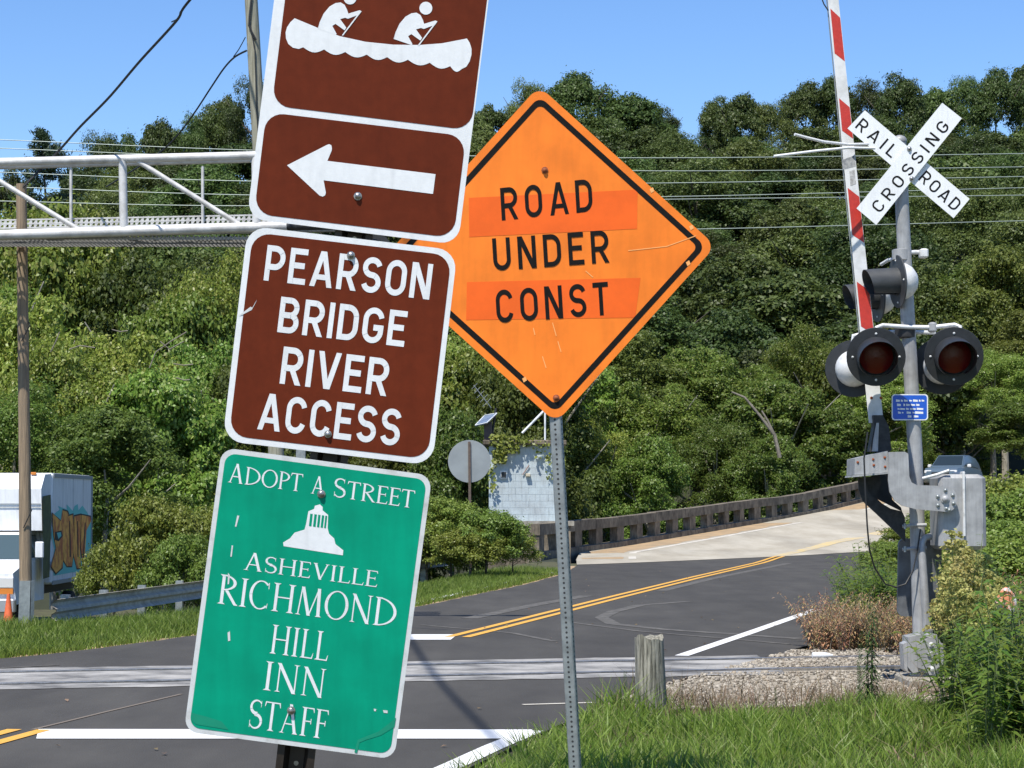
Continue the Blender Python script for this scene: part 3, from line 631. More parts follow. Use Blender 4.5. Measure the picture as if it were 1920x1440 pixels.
for a, b in (((1036, 605), (1043, 630)), ((1046, 640), (1052, 660)), ((1098, 508), (1112, 520)), ((1178, 470), (1250, 462)), ((1250, 462), (1305, 442)), ((1017, 668), (1024, 690)), ((1000, 615), (1003, 628))):
    d = Vector((b[0] - a[0], b[1] - a[1])).normalized(); nn = (-d.y * .8, d.x * .8)
    flat('scratch', [(a[0] - nn[0], a[1] - nn[1]), (b[0] - nn[0], b[1] - nn[1]), (b[0] + nn[0], b[1] + nn[1]), (a[0] + nn[0], a[1] + nn[1])], scr, ob, .0014, S2)
for a in ((1222, 357), (1296, 427), (983, 712), (1290, 494)):
    flat('paint_chip', [(a[0] - 4, a[1] - 2), (a[0] + 2, a[1] - 6), (a[0] + 5, a[1] + 1), (a[0] - 1, a[1] + 5)], scr, ob, .0016, S2)
# square perforated post
mb = MB(); tp = S2(1021, 400, -.0065 - .036); bt = S2(1091.5, 1560, -.0065 - .036); bt.z = -.4
ax = (tp - bt).normalized(); sx_ = ax.cross(-FWD).normalized(); sx_ = sx_ if sx_.x > 0 else -sx_
sx_ = (Matrix.Rotation(R(-13), 3, ax) @ sx_).normalized(); fz = sx_.cross(ax).normalized()
if fz.dot(FWD) > 0: fz = -fz
hw = .0285
prof = [(-hw, -hw + .005), (-hw + .005, -hw), (hw - .005, -hw), (hw, -hw + .005), (hw, hw - .005), (hw - .005, hw), (-hw + .005, hw), (-hw, hw - .005)]
mb.prism([bt + sx_ * a + fz * b for a, b in prof], tp - bt); mb.build('post', zinc, dia)
hb = MB(); L = (tp - bt).length; k = 0
while k * .0254 < L - .1:
    c = bt + ax * (.03 + k * .0254)
    hb.lathe(c + fz * hw, fz, [(.0062, 0), (.0062, .0005)], 8); hb.lathe(c + sx_ * hw, sx_, [(.0062, 0), (.0062, .0005)], 8); k += 1
hb.build('post_holes', hole_shade, dia, kind='stuff')

# ================================================================== RAILROAD CROSSING SIGNAL
YM = 19.6
def M(x, y, dy=0.0): return P(x, y, YM + dy)     # dy < 0: nearer the camera
mbse = M(1731, 1285); mbse.z = -.02
sig = tag(empty('crossing_signal', mbse), 'grey railroad crossing mast with crossbuck, red flashers and raised gate arm', 'signal')
def px(n): return n * YM / F                       # photo pixels to metres at the mast
mb = MB(); mb.tube([M(1733, 1262), M(1726, 1200), M(1716, 850), M(1700, 560), M(1692, 400), M(1686.5, 262)], [.071, .069, .066, .064, .062, .060], 20)
mb.lathe(M(1686.5, 262), (M(1686.5, 262) - M(1692, 400)), [(.064, -.02), (.066, 0), (.05, .025), (.02, .04), (0, .042)], 20)
mb.build('mast', alu, sig, smooth=True)
# crossbuck: two plates, the CROSSING blade in front
cbk = None
def blade(pts, dy, nm, par, label=None):
    o = MB().prism([M(x, y, dy) for x, y in pts], (0, .004, 0)).build(nm, sheet_white, par)
    if label: o['label'] = label
    return o
b1 = blade([(1621.7, 206.7), (1818, 373), (1788, 409), (1589, 240.7)], -.085, 'crossbuck_blade', sig, 'white blade reading RAILROAD')
b2 = blade([(1766.7, 192.7), (1803.5, 221.7), (1643, 421.7), (1606, 390.7)], -.115, 'crossbuck_blade', sig, 'white blade reading CROSSING')
Sb1 = lambda x, y, off: M(x, y, -.085 - off); Sb2 = lambda x, y, off: M(x, y, -.115 - off)
fc = lambda c: sans(c, .135)
Q5 = lambda x, y: (1420 + x / 3, y / 3)
mb = MB(); text_px(mb, 'RAIL', fc, Q5(548, 716), Q5(752, 890), 24, Sb1, .42, .0012); mb.build('lettering', ink, b1, flat_fix=False, kind='stuff')
mb = MB(); text_px(mb, 'ROAD', fc, Q5(903, 1010), Q5(1106, 1190), 24, Sb1, .30, .0012); mb.build('lettering', ink, b1, flat_fix=False, kind='stuff')
mb = MB(); text_px(mb, 'CROSSING', fc, Q5(690, 1200), Q5(1085, 715), 23, Sb2, .42, .0012); mb.build('lettering', ink, b2, flat_fix=False, kind='stuff')
for q in ((855, 838), (868, 1005)): bolt(b2, M(*Q5(*q), -.118), .016, Vector((0, -1, 0)))
MB().box(M(1703, 305, -.06), (.10, 0, -.02), (0, .022, 0), (.01, 0, .05)).build('crossbuck_bracket', zinc, sig)
# flashing lights
def flasher(c, d, r=.256, hood=.28, named='flashing_light', rl=.165, housing=alu_white, dk=black_m, cut=.25, hs=1.0):
    """c: centre of the round black shield, d: direction it shines"""
    d = Vector(d).normalized(); c = Vector(c)
    root = MB().lathe(c, d, [(r, -.006), (r + .004, 0), (r, .006), (rl, .008), (rl, -.004)], 40).build(named, dk, sig, smooth=True)
    MB().lathe(c, d, [(rl * 1.02 * hs, -.007), (rl * 1.0 * hs, -.03), (rl * .97 * hs, -.075), (rl * .80 * hs, -.125), (rl * .5 * hs, -.165), (rl * .2 * hs, -.18), (0, -.182)], 28).build('housing', housing, root, smooth=True)
    MB().lathe(c, d, [(rl * .99, .006), (rl * .85, .016), (rl * .5, .028), (0, .034)], 28).build('lens', lens_red, root, smooth=True)
    MB().lathe(c, d, [(rl, .012), (rl + .008, .012), (rl + .008, .022), (rl, .022), (rl, .012)], 32).build('lens_ring', blackmetal, root, smooth=True)
    # visor: tube open below, longer on top
    x = d.cross(Vector((0, 0, 1))).normalized(); y = x.cross(d)
    vs = []; n = 28; rr = rl + .012
    for rad in (rr, rr - .004):
        for k in range(n + 1):
            a = R(-60 + 300 * k / n); up_ = (math.sin(a) + .87) / 1.87
            for t in (.006, .03 + hood * (cut + (1 - cut) * max(.0, up_) ** .8)):
                sl = 1 - .06 * (t / hood)
                vs.append(c + d * t + (x * math.cos(a) + y * math.sin(a)) * rad * sl)
    fs = []; s2 = 2 * (n + 1)
    for k in range(n):
        a = 2 * k; fs += [(a, a + 1, a + 3, a + 2), (a + s2, a + 2 + s2, a + 3 + s2, a + 1 + s2), (a + 1, a + 1 + s2, a + 3 + s2, a + 3)]
    fs += [(0, s2, s2 + 1, 1), (2 * n, 2 * n + 1, 2 * n + 1 + s2, 2 * n + s2)]
    MB().add(vs, fs).build('visor', dk, root, smooth=True, flat_fix=False)
    for a in (90, 0, 180, 270):
        p = c + (x * math.cos(R(a)) + y * math.sin(R(a))) * (r * .80) + d * .0062
        bolt(root, p, .008, d, alu_white)
    return root
mat('visor_grey', (.045, .048, .05), .55, var=.2, scale=12)
toward = Vector((-.09, -1, -.14))
flasher(M(1642.5, 669, -.32), toward, hood=.42); flasher(M(1788.5, 668, -.32), toward, hood=.42)
flasher(M(1601, 691, .16), Vector((.25, 1, 0))); flasher(M(1766, 686, .16), Vector((.25, 1, 0)))
flasher(M(1683, 528, -.05), Vector((-1, -.16, -.05)), hood=.28, cut=.75, r=.235, rl=.115, hs=1.45, dk=MATS['visor_grey']); flasher(M(1644, 556, .55), Vector((-1, -.16, -.05)), hood=.28, cut=.75, r=.235, rl=.115, hs=1.45, dk=MATS['visor_grey'])
def pipe(name, pts, r, m=alu_white, parent=None, n=10): return MB().tube(pts, r, n).build(name, m, parent or sig, smooth=True)
pipe('cross_arm', [M(1642, 640, -.2), M(1644, 614, -.16), M(1655, 610, -.12), M(1700, 613, -.09), M(1745, 614, -.10), M(1790, 609, -.16), M(1800, 612, -.18), M(1801, 640, -.2)], .020)
pipe('cross_arm', [M(1598, 650, .12), M(1600, 630, .1), M(1625, 624, .09), M(1700, 622, .09), M(1752, 624, .09), M(1754, 650, .12)], .020)
pipe('cross_arm', [M(1690, 488, -.02), M(1692, 474, -.02), M(1715, 473, .02), M(1726, 473, .05)], .020); pipe('cross_arm', [M(1652, 496, .4), M(1665, 488, .3), M(1685, 484, .1)], .016)
MB().lathe(M(1697, 622), (0, 0, 1), [(.075, -.06), (.092, -.05), (.092, .05), (.075, .06)], 16).build('junction_clamp', blackmetal, sig, smooth=True)
MB().bbox(*[M(1731, 0).x, M(1745, 0).x], YM - .14, YM - .04, M(0, 625).z, M(0, 606).z, .015).build('clamp_block', alu, sig)
MB().bbox(*[M(1719, 0).x, M(1734, 0).x], YM - .06, YM + .06, M(0, 484).z, M(0, 467).z, .012).build('clamp_block', alu_white, sig)
MB().lathe(M(1689, 478), (0, 0, 1), [(.066, -.05), (.08, -.045), (.08, .045), (.066, .05)], 16).build('junction_clamp', alu, sig, smooth=True)
# small blue emergency notice
bl_ = MB().prism([M(x, y, -.085) for x, y in rrect(1706, 763.5, 68, 49, 6, 0)], (0, .003, 0)).build('emergency_notice', sheet_white, sig); bl_['label'] = 'small blue notice with white writing'
MB().poly([M(x, y, -.0862) for x, y in rrect(1706, 763.5, 64, 45, 5, 0)]).build('blue_field', blue, bl_, flat_fix=False)
for y, segs in ((751, [(1680, 1687), (1689, 1693), (1695, 1702), (1705, 1710), (1712, 1721), (1723, 1726), (1728, 1733)]), (759, [(1682, 1689), (1694, 1697), (1699, 1706), (1708, 1716), (1718, 1724)]), (766.5, [(1683, 1687), (1688, 1697), (1699, 1704), (1706, 1717), (1719, 1731)]), (773.5, [(1684, 1689), (1691, 1694), (1700, 1708), (1711, 1715), (1716, 1731)]), (780.5, [(1702, 1709), (1713, 1722)])):
    mb = MB()
    for a, b in segs:
        h = random.uniform(1.5, 2.6); mb.add([M(a, y + h, -.0868), M(b, y + h, -.0868), M(b, y - h + 1, -.0868), M(a, y - h, -.0868)], [(0, 1, 2, 3)])
    mb.build('lettering', sheet_white, bl_, flat_fix=False, kind='stuff')
# gate arm, raised, with red and white stripes
def arm_x(y): return 1657 - (793 - y) * .1068      # right edge
aw = lambda y: 20 + (y / 793) * 8                   # width of the front face in pixels
ga = MB(); YA = .04
def arm_ring(y): 
    xr_ = arm_x(y); return [M(xr_ - aw(y), y, YA), M(xr_, y, YA), M(xr_, y, YA + .05), M(xr_ - aw(y), y, YA + .05)]
ys_ = [793, 500, 200, -60, -900]
rings = [arm_ring(y) for y in ys_]; vs = [v for r_ in rings for v in r_]
fs = [(4 * i + k, 4 * i + (k + 1) % 4, 4 * i + 4 + (k + 1) % 4, 4 * i + 4 + k) for i in range(len(rings) - 1) for k in range(4)] + [(3, 2, 1, 0), tuple(range(len(vs) - 4, len(vs)))]
arm = ga.add(vs, fs).build('gate_arm', gate_white, sig); arm['label'] = 'raised gate arm with slanted red and white stripes'
for yt, yb in ((16, 100), (184, 245), (352, 440), (528, 612), (-150, -65)):
    pts = []
    for k, (y, side) in enumerate(((yt, 0), (yt + 17, 1), (yb + 15, 1), (yb, 0))):
        x = arm_x(y) - (0.6 if side else aw(y) - 3); pts.append(M(x, y, YA - .0015))
    MB().poly(pts).build('red_stripe', gate_red, arm, flat_fix=False)
MB().poly([M(arm_x(y) - s, y, YA - .0012) for y, s in ((300, 26), (291, 1), (312, 1), (318, 26))]).build('grey_tape', mat('grey_tape', (.16, .17, .18), .7, scale=30, col2=(.38, .38, .36)), arm, flat_fix=False)
MB().poly([M(arm_x(y) - s, y, YA - .0012) for y, s in ((349, 15), (345, 4), (318, 4), (321, 14))]).build('worn_mark', mat('worn_mark', (.25, .24, .22), .7, scale=40, col2=(.5, .5, .48)), arm, flat_fix=False)
pipe('arm_side_pipe', [M(arm_x(y) - aw(y) - 2, y, YA + .03) for y in (700, 400, 100, -200)], .006, zinc, arm, 6)
for q in ((1637, 748), (1655, 748), (1642, 785), (1657, 785)): bolt(arm, M(q[0] - 3, q[1] - 2, YA - .002), .010, Vector((0, -1, 0)), rust)
# side bars (the pair pointing left)
pipe('side_bar', [M(1628, 270, -.2), M(1590, 271, -.3), M(1545, 266, -.4), M(1512, 258, -.45), M(1490, 252, -.5)], .013, alu_white)
pipe('side_bar', [M(1640, 278, -.2), M(1590, 277, -.35), M(1530, 283, -.45), M(1451, 293, -.55)], .012, sheet_white)
pipe('arm_cable', [M(1538, -10, YA), M(1545, 8, YA), M(1553, 20, YA)], .006, cable_m, arm, 6)
# gate mechanism
def plate(name, pts, dy, th, m=alu, parent=None):
    return MB().prism([M(x, y, dy) for x, y in pts], (0, th, 0)).build(name, m, parent or sig)
QM = lambda pts: [(1500 + x / 2.769, 800 + y / 2.769) for x, y in pts]
plate('arm_socket', QM([(362, 128), (385, 0), (380, -60), (430, -60), (462, 0), (475, 120), (462, 135)]), -.03, .16, blackmetal)
plate('socket_plate', QM([(383, 60), (398, -20), (410, -20), (405, 128), (375, 128)]), -.05, .02, alu)
plate('arm_crossbox', QM([(285, 165), (455, 126), (460, 235), (415, 240), (283, 250)]), -.31, .46, alu)
plate('crossbox_lip', QM([(280, 252), (462, 236), (462, 244), (278, 262)]), -.33, .50, alu)
jp = [(460, 132), (545, 130), (562, 140), (568, 260), (580, 290), (610, 304), (700, 306), (760, 312)] + arc(762, 378, 55, 66, 80, -75, 12) + [(775, 441), (690, 436), (600, 428), (530, 410), (490, 382), (466, 340), (458, 280)]
jp = [(x, y) for x, y in jp[:8]] + [(762 + 55 * math.cos(R(a)), 378 - 66 * math.sin(R(a))) for a in range(80, -81, -16)] + [(770, 443), (690, 436), (600, 428), (530, 410), (490, 382), (466, 340), (458, 280)]
jpl = plate('arm_link', QM(jp), -.34, .03, alu); jpl['label'] = 'grey J-shaped arm link with bolts'
for q in ((755, 330), (715, 362), (793, 355), (716, 408), (797, 398), (760, 425), (775, 445 - 12)): bolt(jpl, M(*QM([q])[0], -.341), .014, Vector((0, -1, 0)), zinc)
bolt(jpl, M(*QM([(753, 375)])[0], -.341), .030, Vector((0, -1, 0)), alu)
for q in ((380, 170), (440, 160), (442, 208), (383, 200), (300, 185)): bolt(sig, M(*QM([q])[0], -.311), .009, Vector((0, -1, 0)), rust)
plate('rear_link', QM([(302, 262), (335, 262), (352, 330), (395, 380), (470, 425), (530, 440), (545, 470), (548, 600), (510, 560), (400, 455), (325, 385), (306, 330)]), -.05, .03, blackmetal)
plate('rear_rib', QM([(335, 262), (420, 258), (420, 300), (395, 370), (470, 440), (440, 440), (380, 390), (350, 330)]), .0, .10, blackmetal)
plate('rear_fill', QM([(350, 262), (455, 240), (462, 300), (480, 380), (525, 420), (530, 440), (395, 372)]), .13, .03, black_m)
gb = MB().bbox(M(1740, 0).x, M(1827, 0).x, YM - .26, YM + .20, M(0, 1030).z, M(0, 890).z, .035).build('gate_mechanism_box', alu, sig); gb['label'] = 'grey gate mechanism housing'
MB().bbox(M(1741, 0).x, M(1784, 0).x, YM - .20, YM + .10, M(0, 1020).z, M(0, 970).z, .03).build('motor_cover', alu, gb)
MB().bbox(M(1783, 0).x, M(1787.5, 0).x, YM - .285, YM + .20, M(0, 1005).z, M(0, 885).z, .005).build('lid_flange', alu_white, gb)
pipe('lid_bar', [M(1730, 897, -.2), M(1757, 890, -.25), M(1780, 882, -.27)], .014, alu_white, gb)
cw = MB().prism([M(x, y, .22) for x, y in rrect(1724.5, 1083, 81, 146, 12, 1)], (0, .05, 0)).build('counterweight_plate', mat('dull_grey_steel', (.16, .17, .18), .55, .3, scale=8, col2=(.10, .105, .11)), sig); cw['label'] = 'dull grey rounded counterweight plate'
# conduit, clamps, base casting, footing
pipe('conduit', [M(1738, 1185, -.12), M(1733, 1100, -.12), M(1729, 1040, -.12), M(1729, 1018, -.11), M(1734, 1008, -.10), M(1745, 1006, -.08)], [.036, .036, .034, .03, .03, .03], alu, n=14)
MB().lathe(M(1740, 1188, -.12), (0, 0, 1), [(.046, -.03), (.046, 0), (.04, .012), (.046, .02), (.046, .04)], 14).build('conduit_nut', alu, sig, smooth=True)
for y in (986, 1029):
    pipe('u_bolt', [M(1692, y + 1, -.10), M(1712, y - 1, -.10), M(1737, y - 2, -.10)], .016, alu); pipe('u_bolt_nut', [M(1697, y - 5, -.11), M(1697, y + 6, -.11)], .012, zinc)
pipe('cable', [M(1726, 992, -.13), M(1720, 1030, -.14), M(1712, 1070, -.16), M(1698, 1095, -.18), M(1680, 1101, -.2), M(1660, 1095, -.22), M(1640, 1065, -.3), M(1630, 1030, -.4), M(1626, 985, -.45), M(1623, 930, -.48), M(1620, 860, -.5), M(1627, 810, -.5)], .0075, cable_m, n=6)
bx0, bx1 = M(1697, 0).x, M(1772, 0).x; zb0, zb1 = M(0, 1272).z, M(0, 1190).z
jb = plate('base_junction_box', [(1703, 1195), (1727, 1190), (1732, 1200), (1742, 1196), (1757, 1190), (1764, 1205), (1773, 1208), (1771, 1240), (1766, 1252), (1757, 1262), (1745, 1270), (1736, 1262), (1722, 1260), (1712, 1262), (1702, 1250)], -.19, .30, alu)
plate('box_cover', [(1719, 1208), (1733, 1205), (1740, 1196), (1752, 1196), (1757, 1205), (1771, 1210), (1768, 1248), (1758, 1252), (1752, 1264), (1741, 1266), (1735, 1256), (1721, 1252)], -.215, .022, alu, jb)
plate('side_cover', [(1693, 1208), (1703, 1203), (1703, 1262), (1696, 1256)], -.15, .20, alu, jb)
bolt(jb, M(1746, 1209, -.216), .018, Vector((0, -1, 0)), alu_white); bolt(jb, M(1747, 1254, -.216), .018, Vector((0, -1, 0)), alu_white)
pipe('cover_handle', [M(1740, 1231, -.215), M(1740, 1226, -.235), M(1746, 1223, -.24), M(1752, 1225, -.235), M(1753, 1231, -.235), M(1744, 1234, -.215)], .007, alu, jb)
MB().lathe(M(1731, 1266), (0, 0, 1), [(.20, -.06), (.20, -.03), (.12, .0), (.09, .07)], 14).build('base_flange', alu_white, sig, smooth=True)
ft = MB(); zt = M(0, 1284).z; ft.bbox(M(1677, 0).x, M(1800, 0).x, YM - .42, YM + .35, -.3, .08, .02); ft.build('concrete_footing', conc, sig)

# ================================================================== OVERHEAD CANTILEVER WALKWAY
YG = 29.0
def Gp(x, y, dy=0): return P(x, y, YG + dy)
gan_m = mat('gantry_paint', (0.62, 0.61, 0.585), .5, .1, scale=6, col2=(.40, .385, .36), lo=.3, hi=.6)
grate_m = mat('grating_steel', (.34, .34, .33), .6, .3, scale=30, col2=(.22, .22, .21))
gm = Gp(-420, 900); gm.z = -.15
gan = tag(empty('signal_cantilever', gm), 'pale tubular cantilever with railing and grated walkway over the road', 'gantry')
def T(nm, pts, r, m=gan_m, par=None): return MB().tube(pts, r, 12).build(nm, m, par or gan, smooth=True)
XE = 538
for dy in (0, .95):
    T('top_rail', [Gp(-420, 316 + (6 if dy else 0), dy), Gp(0, 304 + (6 if dy else 0), dy), Gp(480 if not dy else 470, 291.5 + (6 if dy else 0), dy)], .058)
    if not dy:
        T('bottom_rail', [Gp(-420, 451, dy), Gp(0, 440.5, dy), Gp(XE, 424, dy)], .070)
        T('bottom_rail_end', [Gp(XE, 424.0, dy), Gp(760, 420, dy)], .060, blackmetal)
for x in (-300, 231, 480): T('rail_post', [Gp(x - 1, 300 if x < 400 else 292, 0), Gp(x + 1, 434 if x < 400 else 426, 0)], .055)
for x in (-140, 133, 380): T('rail_upright', [Gp(x, 312, .95), Gp(x, 423, .95)], .021)
for a, b in (((-10, 334), (148, 431)), ((258, 302), (452, 423)), ((-290, 318), (-130, 436))): T('brace', [Gp(*a), Gp(*b)], .034)
z0 = Gp(0, 432).z
zg = Gp(0, 446).z
mb = MB()
for i in range(150):
    x = Gp(-420, 400).x + i * .055
    if x > Gp(640, 400).x: break
    mb.box((x, YG + .5, zg + .02), (.006, 0, 0), (0, .42, 0), (0, 0, .022))
for j in range(9): mb.box(((Gp(-420, 0).x + Gp(640, 0).x) / 2, YG + .1 + j * .1, zg + .005), ((Gp(640, 0).x - Gp(-420, 0).x) / 2, 0, 0), (0, .006, 0), (0, 0, .018))
mb.build('walkway_grating', grate_m, gan, kind='stuff')
mb = MB()
za, zb_ = Gp(0, 428, 1.0).z, Gp(0, 413, 1.0).z; xa, xb_ = Gp(-420, 0, 1.0).x, Gp(640, 0, 1.0).x
def kz(x): return (x - Gp(0, 0, 1.0).x) * .020
n = int((xb_ - xa) / .07)
for i in range(n):
    x = xa + i * .07; mb.box((x, YG + 1.0, (za + zb_) / 2 + kz(x)), (.022, 0, .03), (0, .006, 0), (-.004, 0, (zb_ - za) / 2 - .012))
for z in (za, (za + zb_) / 2, zb_): mb.box(((xa + xb_) / 2, YG + 1.0, z + kz((xa + xb_) / 2)), ((xb_ - xa) / 2, 0, (xb_ - xa) / 2 * .020), (0, .008, 0), (0, 0, .010))
mb.build('mesh_toe_board', gan_m, gan, kind='stuff')
T('far_rail', [Gp(-420, 452 - 2, .95), Gp(640, 428, .95)], .05, grate_m)
T('support_mast', [gm, gm + Vector((0, 0, 7.2))], .16)
T('mast_strut', [Gp(-420, 316), gm + Vector((0, .3, 7.0))], .05)
# unseen lamps added at the cantilever tip for their shadow, facing oncoming traffic
for x in (700, 800):
    fl = MB().lathe(Gp(x, 470, .2), (0, 1, 0), [(.25, -.005), (.25, .005)], 24).build('flashing_light', black_m, gan)
    MB().lathe(Gp(x, 470, .2), (0, -1, 0), [(.16, .005), (.15, .08), (.08, .15), (0, .17)], 20).build('housing', black_m, fl, smooth=True)

# ================================================================== POLES, WIRES
def pole(name, pts, Yp, r0, r1, m, label, zb):
    a = P(*pts[-1], Yp); a.z = zb
    root = tag(empty(name, a), label, 'utility pole', None)
    T_ = P(*pts[0], Yp); MB().tube([a - Vector((0, 0, .5)), a.lerp(T_, .33), a.lerp(T_, .66), T_], [r0, r0 * .93, r0 * .86, r1], 14).build('pole_shaft', m, root, smooth=True)
    return root
zp = float(terrain(P(49, 1160, 30).x, 30))
up1 = pole('utility_pole', [(40, 345), (50, 1178)], 30.0, .088, .072, wood_pole2, 'slim brown wooden utility pole with metal foot beside the box truck', zp)
g0 = P(50, 1178, 30.0)
MB().box((g0.x - .01, 29.90, zp + .32), (.075, 0, 0), (0, .02, 0), (.006, 0, .36)).build('steel_foot', zinc, up1)
MB().box((g0.x + .085, 29.94, zp + .32), (.02, .02, 0), (-.01, .03, 0), (.004, 0, .36)).build('steel_foot', zinc, up1)
MB().tube([P(40, 640, 29.9), P(56, 610, 29.9), P(52, 600, 30.1)], .008, 6).build('wire_wrap', cable_m, up1)
MB().tube([P(44, 990, 29.9), P(60, 955, 29.9)], .008, 6).build('wire_wrap', cable_m, up1)
za = float(terrain(P(540, 1100, 40).x, 40))
up2 = pole('utility_pole', [(462, -160), (536, 1130)], 40.0, .15, .115, wood_pole, 'tall grey weathered utility pole with cables behind the signs', za)
MB().tube([P(472, -5, 39.87), P(468, 30, 39.85), P(467, 48, 39.85), P(473, 62, 39.85), P(480, 75, 39.86)], .022, 6).build('pole_cable', cable_m, up2)
MB().tube([P(468, 40, 39.86), P(478, 95, 39.85), P(482, 220, 39.85), P(487, 290, 39.85)], .012, 6).build('pole_cable', cable_m, up2)
MB().aab(P(556, 855, 39.8).x, P(573, 855, 39.8).x, 39.7, 39.82, P(0, 1000, 39.8).z, P(0, 835, 39.8).z).build('conduit_box', zinc, up2)
def wire(name, pts, r, m, label, cat, group, n=6, sub=10):
    pts = [Vector(p) for p in pts]; dense = []
    for i in range(len(pts) - 1):                   # Catmull-Rom
        p0, p1, p2, p3 = pts[max(i - 1, 0)], pts[i], pts[i + 1], pts[min(i + 2, len(pts) - 1)]
        for k in range(sub):
            t = k / sub; dense.append(.5 * ((2 * p1) + (p2 - p0) * t + (2 * p0 - 5 * p1 + 4 * p2 - p3) * t * t + (3 * p1 - p0 - 3 * p2 + p3) * t ** 3))
    dense.append(pts[-1])
    return tag(MB().tube(dense, r, n).build(name, m, None, smooth=True), label, cat, group)
for k, pts in enumerate(([(-300, 252), (0, 262), (480, 282), (1160, 296), (1920, 288), (2300, 280)], [(-300, 267), (0, 278), (480, 297), (1160, 320), (1920, 313), (2300, 306)],
        [(-300, 312), (0, 323), (480, 340), (1160, 344), (1920, 331), (2300, 322)], [(-300, 342), (0, 350), (480, 366), (1160, 370), (1920, 352), (2300, 343)],
        [(-300, 370), (0, 377), (480, 386), (1160, 375), (1920, 366), (2300, 360)], [(-300, 405), (0, 418), (480, 430), (1160, 432), (1920, 414), (2300, 405)])):
    wire('overhead_wire', [P(x, y, 62 + k * .6) for x, y in pts], .013, wire_m, 'thin pale overhead wire strung across the wooded hillside', 'wire', 'overhead wires across the hillside')
tw = [P(500, -160, 24), P(356, 0, 25.5), P(330, 40, 26), P(262, 115, 27.3), P(205, 182, 28.4), P(150, 238, 29.3), P(108, 285, 29.95), P(42, 352, 29.95)]
wire('telephone_cable', tw, .017, cable_m, 'black twisted cable sloping down to the slim brown pole', 'cable', None)
wire('cable_loop', [P(338, 22, 25.8), P(334, 34, 25.9), P(322, 41, 26.2)], .008, cable_m, 'small loop of wire hanging on the twisted cable', 'wire', None)
t2 = [P(462, 95, 39.9), P(440, 107, 40.5), P(420, 128, 41.2), P(395, 165, 42), P(362, 215, 43.2), P(322, 266, 44.8), P(280, 300, 46.5), P(200, 350, 50)]
wire('telephone_cable', t2, .018, cable_m, 'black cable running from the tall grey pole into the hillside', 'cable', None)
wire('guy_strand', [P(460, 70, 39.9), P(448, 92, 40.2), P(438, 106, 40.5)], .01, cable_m, 'short strand joining the cable to the tall grey pole', 'wire', None)
# power line passing high over the road
wire('service_line', [Vector((-16.5, 140, 37)), Vector((-10.1, 80, 22.5)), Vector((-5.85, 40, 13.2)), Vector((-3.62, 19, 10.9)), Vector((-2.55, 9, 10.7)), Vector((-.85, -7, 11.2)), Vector((.4, -19, 12))], .03, cable_m, 'thick black power line high over the road towards the hill', 'cable', None)

# ================================================================== WOODEN BOLLARD
gb0 = G(1221, 1345); wb = tag(empty('wooden_post', gb0), 'short weathered grey wooden post in the grass by the gravel', 'post')
mb = MB(); n = 18; H_ = .60; rings = []
for j, t in enumerate((-.35, 0, .25, .5, .75, .93, 1.0)):
    for k in range(n):
        a = 2 * math.pi * k / n; rr = .118 * (1 - .08 * max(t, 0)) * (1 + .05 * math.sin(3 * a + 1) + .03 * math.sin(7 * a) + .015 * math.sin(11 * a + j))
        z = t * H_ + (.02 * math.sin(2 * a) + .012 * math.sin(5 * a) if t == 1.0 else 0)
        rings.append(gb0 + Vector((rr * math.cos(a) - .03 * max(t, 0) * H_, rr * math.sin(a), z)))
mb.add(rings, [(j * n + k, j * n + (k + 1) % n, (j + 1) * n + (k + 1) % n, (j + 1) * n + k) for j in range(6) for k in range(n)])
top = len(mb.v); mb.v.append(tuple(gb0 + Vector((-.02, 0, H_ - .015)))); mb.f += [(6 * n + k, 6 * n + (k + 1) % n, top) for k in range(n)]
mb.build('post_shaft', wood_post, wb, smooth=True)

# ================================================================== GUARDRAIL
gpts = [P(98, 1124, 31), P(240, 1105.5, 35.2), P(380, 1088, 40), P(560, 1066, 44.5), P(700, 1050, 47.5), P(835, 1035, 50)]
gr = tag(empty('guardrail', (gpts[0].x, gpts[0].y, float(terrain(gpts[0].x, gpts[0].y)))), 'rusty galvanised W-beam guardrail along the grassy road shoulder', 'guardrail')
dense = []
for i in range(len(gpts) - 1):
    for k in range(4): dense.append(gpts[i].lerp(gpts[i + 1], k / 4))
dense.append(gpts[-1])
prof = [(.0, .0), (-.035, -.018), (-.08, -.055), (-.08, -.095), (-.015, -.135), (-.015, -.175), (-.08, -.215), (-.08, -.255), (-.035, -.292), (0, -.31)]
prof = [(b, -a * 0 + c) for b, c in prof for a in (0,)]
rail_w = mat('guardrail_zinc', (.50, .465, .40), .7, .0, scale=5, col2=(.29, .25, .20), lo=.3, hi=.6)
for a in range(0, len(dense) - 1, 4):
    seg = dense[a:a + 5]; mb = MB(); vs = []
    for i, p in enumerate(seg):
        d = dense[min(a + i + 1, len(dense) - 1)] - dense[max(a + i - 1, 0)]; d.z = 0; d.normalize(); nn = Vector((-d.y, d.x, 0))   # points left of travel
        for (o_, z_) in prof: vs.append(p - nn * (o_ + .08) + Vector((0, 0, z_ - .0)))
        for (o_, z_) in reversed(prof): vs.append(p - nn * (o_ + .08 - .012) + Vector((0, 0, z_ + .002)))
    m_ = 20; fs = [(i * m_ + k, i * m_ + (k + 1) % m_, (i + 1) * m_ + (k + 1) % m_, (i + 1) * m_ + k) for i in range(len(seg) - 1) for k in range(m_)]
    mb.add(vs, fs).build('beam', rail_w, gr)
for i in range(1, len(dense), 2):
    p = dense[i]; g = float(terrain(p.x, p.y)); MB().aab(p.x - .17, p.x - .05, p.y - .07, p.y + .07, g - .3, p.z + .03).build('guardrail_post', zinc, gr)

